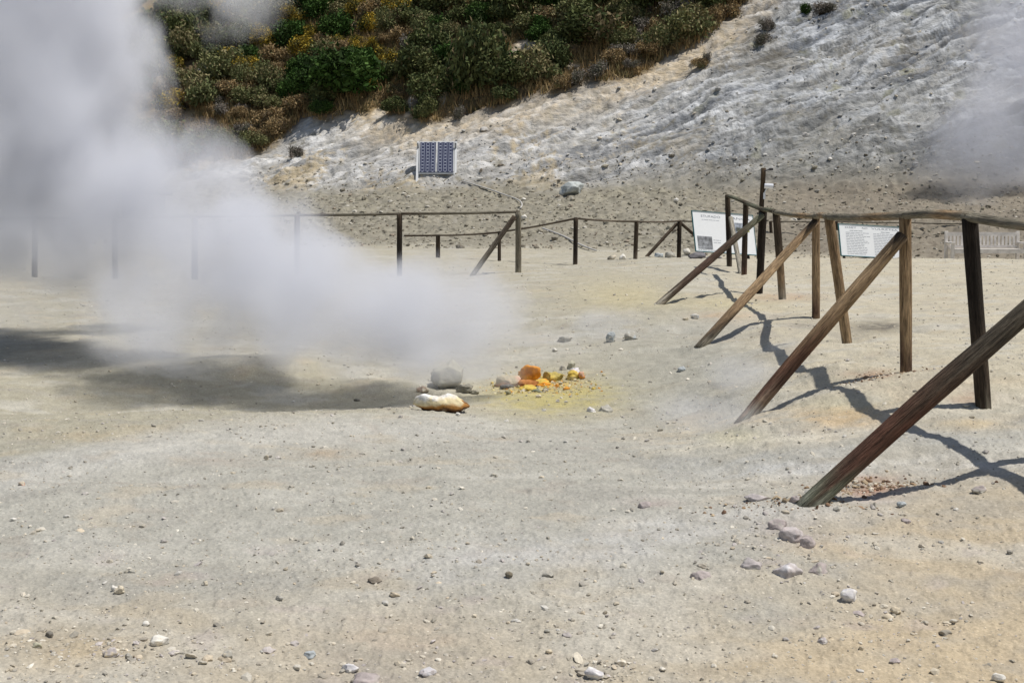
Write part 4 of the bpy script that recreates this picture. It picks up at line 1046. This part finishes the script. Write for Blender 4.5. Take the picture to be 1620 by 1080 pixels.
# ------------------------------------------------------------------ scrub on the hill
def shrub_mesh(name, seed, n, leaf, cols, wts, lobes=9, tall=1.0, open_=0.0, stem=(.10, .075, .05)):
    r = np.random.RandomState(seed)
    L_ = []
    for i in range(lobes):
        a = r.rand() * 6.28; q = math.sqrt(r.rand()) * .62
        L_.append((q * math.cos(a), q * math.sin(a), r.uniform(.28, .78) * tall * (1 - .45 * q), r.uniform(.24, .44)))
    L_ = np.array(L_)
    w_ = r.randint(0, lobes, n)
    dv = r.randn(n, 3); dv /= np.linalg.norm(dv, axis=1)[:, None]
    rad_ = L_[w_, 3] * (r.rand(n) ** (.33 + open_)) * (1 + .25 * r.randn(n).clip(-1, 1.6))
    P = L_[w_, :3] + dv * rad_[:, None] * np.array([1, 1, .85 * tall])
    P[:, 2] = np.abs(P[:, 2])
    u = r.randn(n, 3) + dv * .3; u /= np.linalg.norm(u, axis=1)[:, None]
    w2 = np.cross(u, r.randn(n, 3)); w2 /= np.linalg.norm(w2, axis=1)[:, None]
    ls = leaf * r.uniform(.6, 1.5, n)[:, None]
    q0, q1, q2, q3 = P - u * ls, P + w2 * ls * .45, P + u * ls, P - w2 * ls * .45
    co = np.stack([q0, q1, q2, q3], 1).reshape(-1, 3)
    f = np.arange(n * 4).reshape(n, 4)
    # each lobe leans to one of the colours
    lob_c = r.choice(len(cols), lobes, p=wts)
    own = r.choice(len(cols), n, p=wts)
    pick = np.where(r.rand(n) < .6, lob_c[w_], own)
    c = np.array(cols)[pick] * r.uniform(.72, 1.28, n)[:, None]
    tn = np.repeat(c, 4, axis=0)
    # stems from the foot into the lobes
    sv = []; sf = []
    for i in range(lobes):
        e = L_[i, :3]; b0 = len(co) + len(sv)
        for (c0, rr_) in ((np.array([0, 0, -.12]), .028), (e * np.array([.5, .5, .55]) + r.randn(3) * .03, .02), (e, .008)):
            sv += [c0 + np.array([rr_, 0, 0]), c0 + np.array([-rr_ * .5, rr_ * .87, 0]), c0 + np.array([-rr_ * .5, -rr_ * .87, 0])]
        for k in range(2):
            for j in range(3): sf.append((b0 + 3 * k + j, b0 + 3 * k + (j + 1) % 3, b0 + 3 * k + 3 + (j + 1) % 3, b0 + 3 * k + 3 + j))
    co = np.concatenate([co, np.array(sv)]); f = np.concatenate([f, np.array(sf)])
    tn = np.concatenate([tn, np.tile(np.array(stem), (len(sv), 1))])
    me = np_mesh(name, co, f, tn, False); me.materials.append(M_leaf); return me
DG = [(0.074, 0.095, 0.040), (0.106, 0.125, 0.049), (0.138, 0.146, 0.060), (0.173, 0.138, 0.078)]; BG = [(.042, .088, .020), (.062, .112, .028), (.035, .060, .020)]
YB = [(.42, .30, .045), (.34, .25, .05), (.085, .10, .032), (.14, .125, .045)]; BR_ = [(0.300, 0.216, 0.114), (0.384, 0.276, 0.144), (0.192, 0.144, 0.090), (0.156, 0.156, 0.078)]
GB = [(0.213, 0.194, 0.169), (0.275, 0.237, 0.206), (0.138, 0.135, 0.100)]; OL = [(0.143, 0.162, 0.072), (0.196, 0.198, 0.090), (0.256, 0.222, 0.118)]
PROTO = {
    'dark': [shrub_mesh('evergreen_shrub', 300 + i, 5200, .055, DG, [.33, .37, .2, .1]) for i in range(4)],
    'green': [shrub_mesh('green_shrub', 310 + i, 4600, .055, BG, [.4, .35, .25]) for i in range(2)],
    'yellow': [shrub_mesh('broom_shrub', 320 + i, 3400, .05, YB, [.35, .2, .25, .2], tall=1.05, open_=.15) for i in range(3)],
    'brown': [shrub_mesh('dry_shrub', 330 + i, 3200, .05, BR_, [.35, .25, .25, .15], open_=.2) for i in range(3)],
    'grey': [shrub_mesh('grey_shrub', 340 + i, 3000, .05, GB, [.4, .3, .3], open_=.2) for i in range(2)],
    'olive': [shrub_mesh('olive_shrub', 350 + i, 4400, .052, OL, [.4, .35, .25]) for i in range(3)],
}
KN = {'dark': 'evergreen_shrub', 'green': 'green_shrub', 'yellow': 'broom_shrub', 'brown': 'dry_shrub', 'grey': 'grey_shrub', 'olive': 'olive_shrub'}
def put_shrub(kind, x, y, wid, hgt_, label, group, rr_):
    me = rr_.choice(PROTO[kind])
    o = bpy.data.objects.new(KN[kind], me); C.objects.link(o)
    o.location = (x, y, H1(x, y) - .05 * hgt_)
    o.scale = (wid / 1.32, wid / 1.32, hgt_ / .95); o.rotation_euler = (rr_.uniform(-.12, .12), rr_.uniform(-.12, .12), rr_.uniform(0, 6.28))
    return tag(o, label, 'shrub', group)
rs_ = random.Random(77)
taken = []
SPEC = [  # pixel of the foot, width and height in pixels, kind, label
    (466, 250, 20, 22, 'grey', 'small grey-green shrub alone on the white rock at the left end of the slope'),
    (745, 172, 92, 110, 'dark', 'tallest rounded dark evergreen shrub above the bare chutes and the solar panel'),
    (460, 166, 40, 36, 'green', 'round deep green shrub standing alone in dry brown grass left of the big thicket'),
    (940, 85, 100, 62, 'dark', 'big round dark green shrub at the right end of the dense scrub, beside dry grass'),
    (850, 142, 70, 56, 'olive', 'olive shrub hanging over the cream earth right of the bare chutes'),
    (1040, 28, 90, 60, 'dark', 'dark evergreen shrub cut by the top edge above the dry grass strip'),
    (1277, 24, 18, 20, 'green', 'small round dark green shrub alone high on the bare cream earth'),
    (1300, 24, 44, 18, 'grey', 'low grey shrub beside the small round shrub high on the cream earth'),
    (1210, 50, 26, 22, 'grey', 'dry grey rounded shrub on the bare cream earth below the top edge'),
    (1212, 72, 30, 20, 'grey', 'low dry shrub just below the grey rounded shrub on the cream earth'),
    (1108, 104, 34, 18, 'brown', 'low brownish shrub where the cream earth meets the bleached rock'),
    (1118, 106, 12, 22, 'grey', 'thin grey upright shrub right of the low brownish shrub on the rock edge'),
    (555, 178, 120, 68, 'green', 'broad bright green shrub at the lower edge of the scrub above the white rock'),
    (352, 190, 26, 22, 'grey', 'small dark rounded shrub in brown grass beside the steam'),
    (730, 190, 22, 26, 'grey', 'dark grey shrub standing on the cream earth above the solar panel'),
    (655, 190, 16, 26, 'grey', 'small dark shrub on the cream chute just left above the solar panel'),
]
for (px, py, w_, h_, kd, lab) in SPEC:
    p = hit(px, py); k = p[1] / F
    put_shrub(kd, p[0], p[1] + w_ * k * .3, w_ * k, h_ * k * 1.05, lab, None, rs_); taken.append((p[0], p[1], w_ * k * .42))
GRP = {'dark': ('dark evergreen shrub packed into the dense scrub high on the hill', 'dark evergreen shrubs of the hill scrub'),
       'green': ('bright green leafy shrub in the mixed scrub on the hill', 'bright green shrubs of the hill scrub'),
       'yellow': ('yellow flowering broom shrub in the mixed scrub on the hill', 'yellow flowering shrubs of the hill scrub'),
       'brown': ('dry brown shrub among the grass at the edge of the scrub', 'dry brown shrubs of the hill scrub'),
       'grey': ('grey leafless-looking shrub in the hill scrub', 'grey shrubs of the hill scrub'),
       'olive': ('dull olive shrub in the mixed scrub on the hill', 'olive shrubs of the hill scrub')}
def kind_at(px, py):
    r = rs_.random()
    if px < 480 and py > 150: w = dict(brown=.55, grey=.12, olive=.25, yellow=.08)
    elif 350 < px < 640 and 20 < py < 145: w = dict(yellow=.36, olive=.20, green=.14, brown=.22, dark=.08)
    elif px < 420 and py < 90: w = dict(dark=.55, olive=.3, grey=.1, green=.05)
    elif px < 420: w = dict(dark=.3, olive=.25, green=.2, yellow=.12, brown=.13)
    elif px > 880 and py > 40: w = dict(brown=.55, grey=.3, olive=.15)
    elif px > 1000: w = dict(brown=.5, grey=.2, dark=.3)
    elif py < 25: w = dict(dark=.45, olive=.3, yellow=.15, green=.1)
    elif 420 < px < 660 and py > 140: w = dict(dark=.36, green=.25, olive=.2, brown=.19)
    else: w = dict(dark=.50, olive=.22, grey=.10, green=.08, brown=.10)
    for k, v_ in w.items():
        r -= v_
        if r <= 0: return k
    return 'dark'
cnt = 0; tries = 0
cand = []
while cnt < 280 and tries < 12000:
    tries += 1
    px, py = rs_.uniform(60, 1190), rs_.uniform(-22, 245)
    if px < 250 and rs_.random() < .75: continue
    lim = float(np.interp(px, VEG_X, VEG_Y))
    if py > lim - 4: continue
    if any(((px - b[0]) / (b[2] + 8)) ** 2 + ((py - 8 - b[1]) / (b[3] + 8)) ** 2 < 1 for b in BARE): continue
    p = hit(px, py)
    if p[1] > 76: continue
    kd = kind_at(px, py)
    wd = {'dark': rs_.uniform(1.0, 2.2), 'green': rs_.uniform(.9, 1.9), 'yellow': rs_.uniform(.7, 1.5), 'brown': rs_.uniform(.6, 1.4), 'grey': rs_.uniform(.6, 1.3), 'olive': rs_.uniform(1.0, 2.0)}[kd]
    if lim - py < 14: wd = min(wd, 1.0)
    if any((p[0] - a) ** 2 + (p[1] - b) ** 2 < (.27 * wd + .62 * c_) ** 2 for a, b, c_ in taken): continue
    taken.append((p[0], p[1], wd * .42)); cnt += 1
    put_shrub(kd, p[0], p[1], wd, wd * rs_.uniform(.62, .95), GRP[kd][0], GRP[kd][1], rs_)

# dry grass between the shrubs
NG = 15000
gs = rg.uniform(43, 66, NG * 4); gt_ = rg.uniform(-32, 13, NG * 4)
gx = (HS_Y * gt_ + HS_X * gs) / dn; gy = (HS_Y * gs - HS_X * gt_) / dn; gz = height(gx, gy)
qx, qy = proj(gx, gy, gz)
bare = np.zeros(len(gx))
for (bx, by, rx_, ry_) in BARE: bare = np.maximum(bare, np.exp(-(((qx - bx) / rx_) ** 2 + ((qy - by) / ry_) ** 2)))
k4 = (veg_amount(qx, qy, gx, gy) > .6) & (bare < .4) & (qx > 60) & (qy > -40)
gx, gy, gz = gx[k4][:NG], gy[k4][:NG], gz[k4][:NG]
n = len(gx); B = 5
ox = np.repeat(gx, B) + rg.normal(0, .10, n * B); oy = np.repeat(gy, B) + rg.normal(0, .10, n * B); oz = np.repeat(gz, B) - .02
hb = np.repeat(rg.uniform(.18, .5, n), B) * rg.uniform(.6, 1.2, n * B); th = rg.rand(n * B) * 6.28
wv = .022
v0 = np.stack([ox - wv * np.cos(th), oy - wv * np.sin(th), oz], 1); v1 = np.stack([ox + wv * np.cos(th), oy + wv * np.sin(th), oz], 1)
v2 = np.stack([ox + rg.normal(0, .12, n * B), oy + rg.normal(0, .12, n * B), oz + hb], 1)
co = np.stack([v0, v1, v2], 1).reshape(-1, 3)
gc = np.repeat(pal(n, [(.30, .21, .10), (.38, .28, .14), (.22, .16, .08), (.18, .155, .07), (.34, .22, .10)]), B * 3, axis=0)
tag(link('dry_grass', np_mesh('dry_grass', co, np.arange(n * B * 3).reshape(-1, 3), gc, False), M_grass), 'dry brown grass between the shrubs on the hill', 'grass', kind='stuff')

# ------------------------------------------------------------------ steam
def steam(name, blobs, label, density, nscale, namp, step, seed=0.0, stretch=(1, 1, 1), color=(1, 1, 1), g=0.0, thr=(0.15, 0.75), detail=3.0, warp=0.6):
    """blobs: (pixel x, pixel y, distance, rx, ry, rz, amount); density from soft ellipsoids broken up by noise"""
    bl = [(at(b[0], b[1], b[2]), np.array(b[3:6]), b[6]) for b in blobs]
    bm = bmesh.new()
    for c_, r_, a_ in bl:
        v_, _f = ICO2
        for q in v_: bm.verts.new(tuple(c_ + q * (r_ * 1.06 + warp * .28)))
    res = bmesh.ops.convex_hull(bm, input=bm.verts[:])
    junk = list({e for e in res['geom_interior'] + res['geom_unused'] if isinstance(e, bmesh.types.BMVert)})
    bmesh.ops.delete(bm, geom=junk, context='VERTS')
    m = bpy.data.materials.new(name + ' vapour'); m.use_nodes = True
    N = m.node_tree.nodes; L = m.node_tree.links
    N.remove(N['Principled BSDF']); out = N['Material Output']
    ge = N.new('ShaderNodeNewGeometry'); pos = ge.outputs['Position']
    mp = N.new('ShaderNodeMapping'); mp.inputs['Location'].default_value = (seed, seed * .7, seed * 1.3); mp.inputs['Scale'].default_value = stretch
    L.new(pos, mp.inputs['Vector'])
    no = N.new('ShaderNodeTexNoise'); no.inputs['Scale'].default_value = nscale; no.inputs['Detail'].default_value = detail; no.inputs['Roughness'].default_value = .55; no.inputs['Distortion'].default_value = .4
    L.new(mp.outputs[0], no.inputs['Vector'])
    wn_ = N.new('ShaderNodeTexNoise'); wn_.inputs['Scale'].default_value = nscale * .8; wn_.inputs['Detail'].default_value = 2.5
    L.new(mp.outputs[0], wn_.inputs['Vector'])
    w1 = N.new('ShaderNodeVectorMath'); w1.operation = 'SUBTRACT'; L.new(wn_.outputs['Color'], w1.inputs[0]); w1.inputs[1].default_value = (.5, .5, .5)
    w2_ = N.new('ShaderNodeVectorMath'); w2_.operation = 'SCALE'; L.new(w1.outputs[0], w2_.inputs[0]); w2_.inputs['Scale'].default_value = warp
    w3 = N.new('ShaderNodeVectorMath'); w3.operation = 'ADD'; L.new(w2_.outputs[0], w3.inputs[0]); L.new(pos, w3.inputs[1]); pos = w3.outputs[0]
    acc = None
    def math_(op, a, b=None):
        q = N.new('ShaderNodeMath'); q.operation = op
        for i, s in enumerate((a, b)):
            if s is None: continue
            if isinstance(s, (int, float)): q.inputs[i].default_value = s
            else: L.new(s, q.inputs[i])
        return q.outputs[0]
    for c_, r_, a_ in bl:
        s1 = N.new('ShaderNodeVectorMath'); s1.operation = 'SUBTRACT'; L.new(pos, s1.inputs[0]); s1.inputs[1].default_value = tuple(c_)
        s2 = N.new('ShaderNodeVectorMath'); s2.operation = 'DIVIDE'; L.new(s1.outputs[0], s2.inputs[0]); s2.inputs[1].default_value = tuple(r_)
        s3 = N.new('ShaderNodeVectorMath'); s3.operation = 'DOT_PRODUCT'; L.new(s2.outputs[0], s3.inputs[0]); L.new(s2.outputs[0], s3.inputs[1])
        inv = math_('SUBTRACT', 1.0, s3.outputs['Value']); inv = math_('MAXIMUM', inv, 0.0)
        inv = math_('MULTIPLY', inv, a_)
        acc = inv if acc is None else math_('ADD', acc, inv)
    acc = math_('MINIMUM', acc, 1.3)
    nn_ = math_('MULTIPLY', math_('SUBTRACT', no.outputs['Fac'], .5), namp)
    # noise only eats where there is steam
    lim_ = math_('MINIMUM', math_('MULTIPLY', acc, 5.0), 1.0)
    sig = math_('ADD', acc, math_('MULTIPLY', nn_, lim_))
    mr = N.new('ShaderNodeMapRange'); mr.interpolation_type = 'SMOOTHSTEP'
    mr.inputs['From Min'].default_value = thr[0]; mr.inputs['From Max'].default_value = thr[1]; mr.inputs['To Min'].default_value = 0; mr.inputs['To Max'].default_value = density
    L.new(sig, mr.inputs['Value'])
    pv = N.new('ShaderNodeVolumePrincipled'); pv.inputs['Color'].default_value = (*color, 1); pv.inputs['Anisotropy'].default_value = g
    L.new(mr.outputs[0], pv.inputs['Density']); L.new(pv.outputs[0], out.inputs['Volume'])
    try: m.cycles.volume_step_rate = step
    except Exception: pass
    o = bm_obj(name, bm, m)
    return tag(o, label, 'steam', kind='stuff')

VC = (.918, .935, .995)
steam('steam', [(690, 490, 11.0, .95, .85, .56, .9), (520, 470, 11.2, 1.1, 1.0, .74, 1.05), (390, 400, 11.8, 1.1, 1.0, .72, .85), (260, 310, 12.4, 1.1, 1.0, .9, .75), (330, 500, 11.6, 1.5, 1.0, .55, .55), (110, 430, 12.4, 1.6, 1.0, .70, .52),
                (780, 530, 10.9, .62, .55, .42, .65), (600, 570, 10.9, 1.2, .7, .30, .42), (250, 560, 11.4, 1.3, .8, .26, .24),
                (120, 140, 13.4, 1.15, 1.2, 1.9, .95), (0, 80, 13.4, 1.6, 1.3, 1.9, 1.0), (80, -100, 14.0, 1.7, 1.4, 1.5, .9), (30, 280, 13.0, 1.6, 1.2, 1.3, .85), (150, 360, 12.8, 1.4, 1.0, .8, .48), (330, -25, 15.0, 1.3, 1.1, .7, .42)],
      'thick grey-white steam sweeping from the vent up to the left edge', 2.4, 1.15, 2.9, 1.0, 3.0, (1, 1, .85), VC, thr=(.12, 1.2), detail=5.0, warp=.8)
steam('steam', [(1600, 220, 38.4, 2.9, 1.5, 2.7, 1.0), (1665, 80, 40.6, 3.9, 1.9, 3.0, 1.0), (1560, 300, 36.6, 1.7, .8, 1.0, .5), (1480, 240, 38.6, 1.5, 1.0, 1.6, .4)],
      'thin steam rising in front of the rock face at the right edge', .60, .5, 2.0, 2.0, 11.0, (1, 1, .8), (.90, .915, .985), thr=(.10, 1.1), warp=1.2)
steam('steam', [(965, 512, 14.4, .75, .5, .26, .7), (880, 540, 13.6, .7, .5, .22, .5), (780, 590, 10.9, .45, .35, .2, .6), (700, 580, 10.6, .6, .4, .25, .8)],
      'faint low steam drifting over the stones behind the vent', 1.25, 1.8, 1.2, 1.0, 5.0, (1, 1, 1), VC, warp=.3)
steam('steam', [(1120, 655, 8.7, .55, .5, .16, .8), (1190, 590, 9.8, .5, .6, .22, .6), (1245, 545, 11.2, .3, .4, .18, .6)],
      'faint low steam hanging over the slope at the brace feet', 1.0, 2.0, 1.2, 1.0, 9.0, (1, 1, 1), VC, warp=.3)
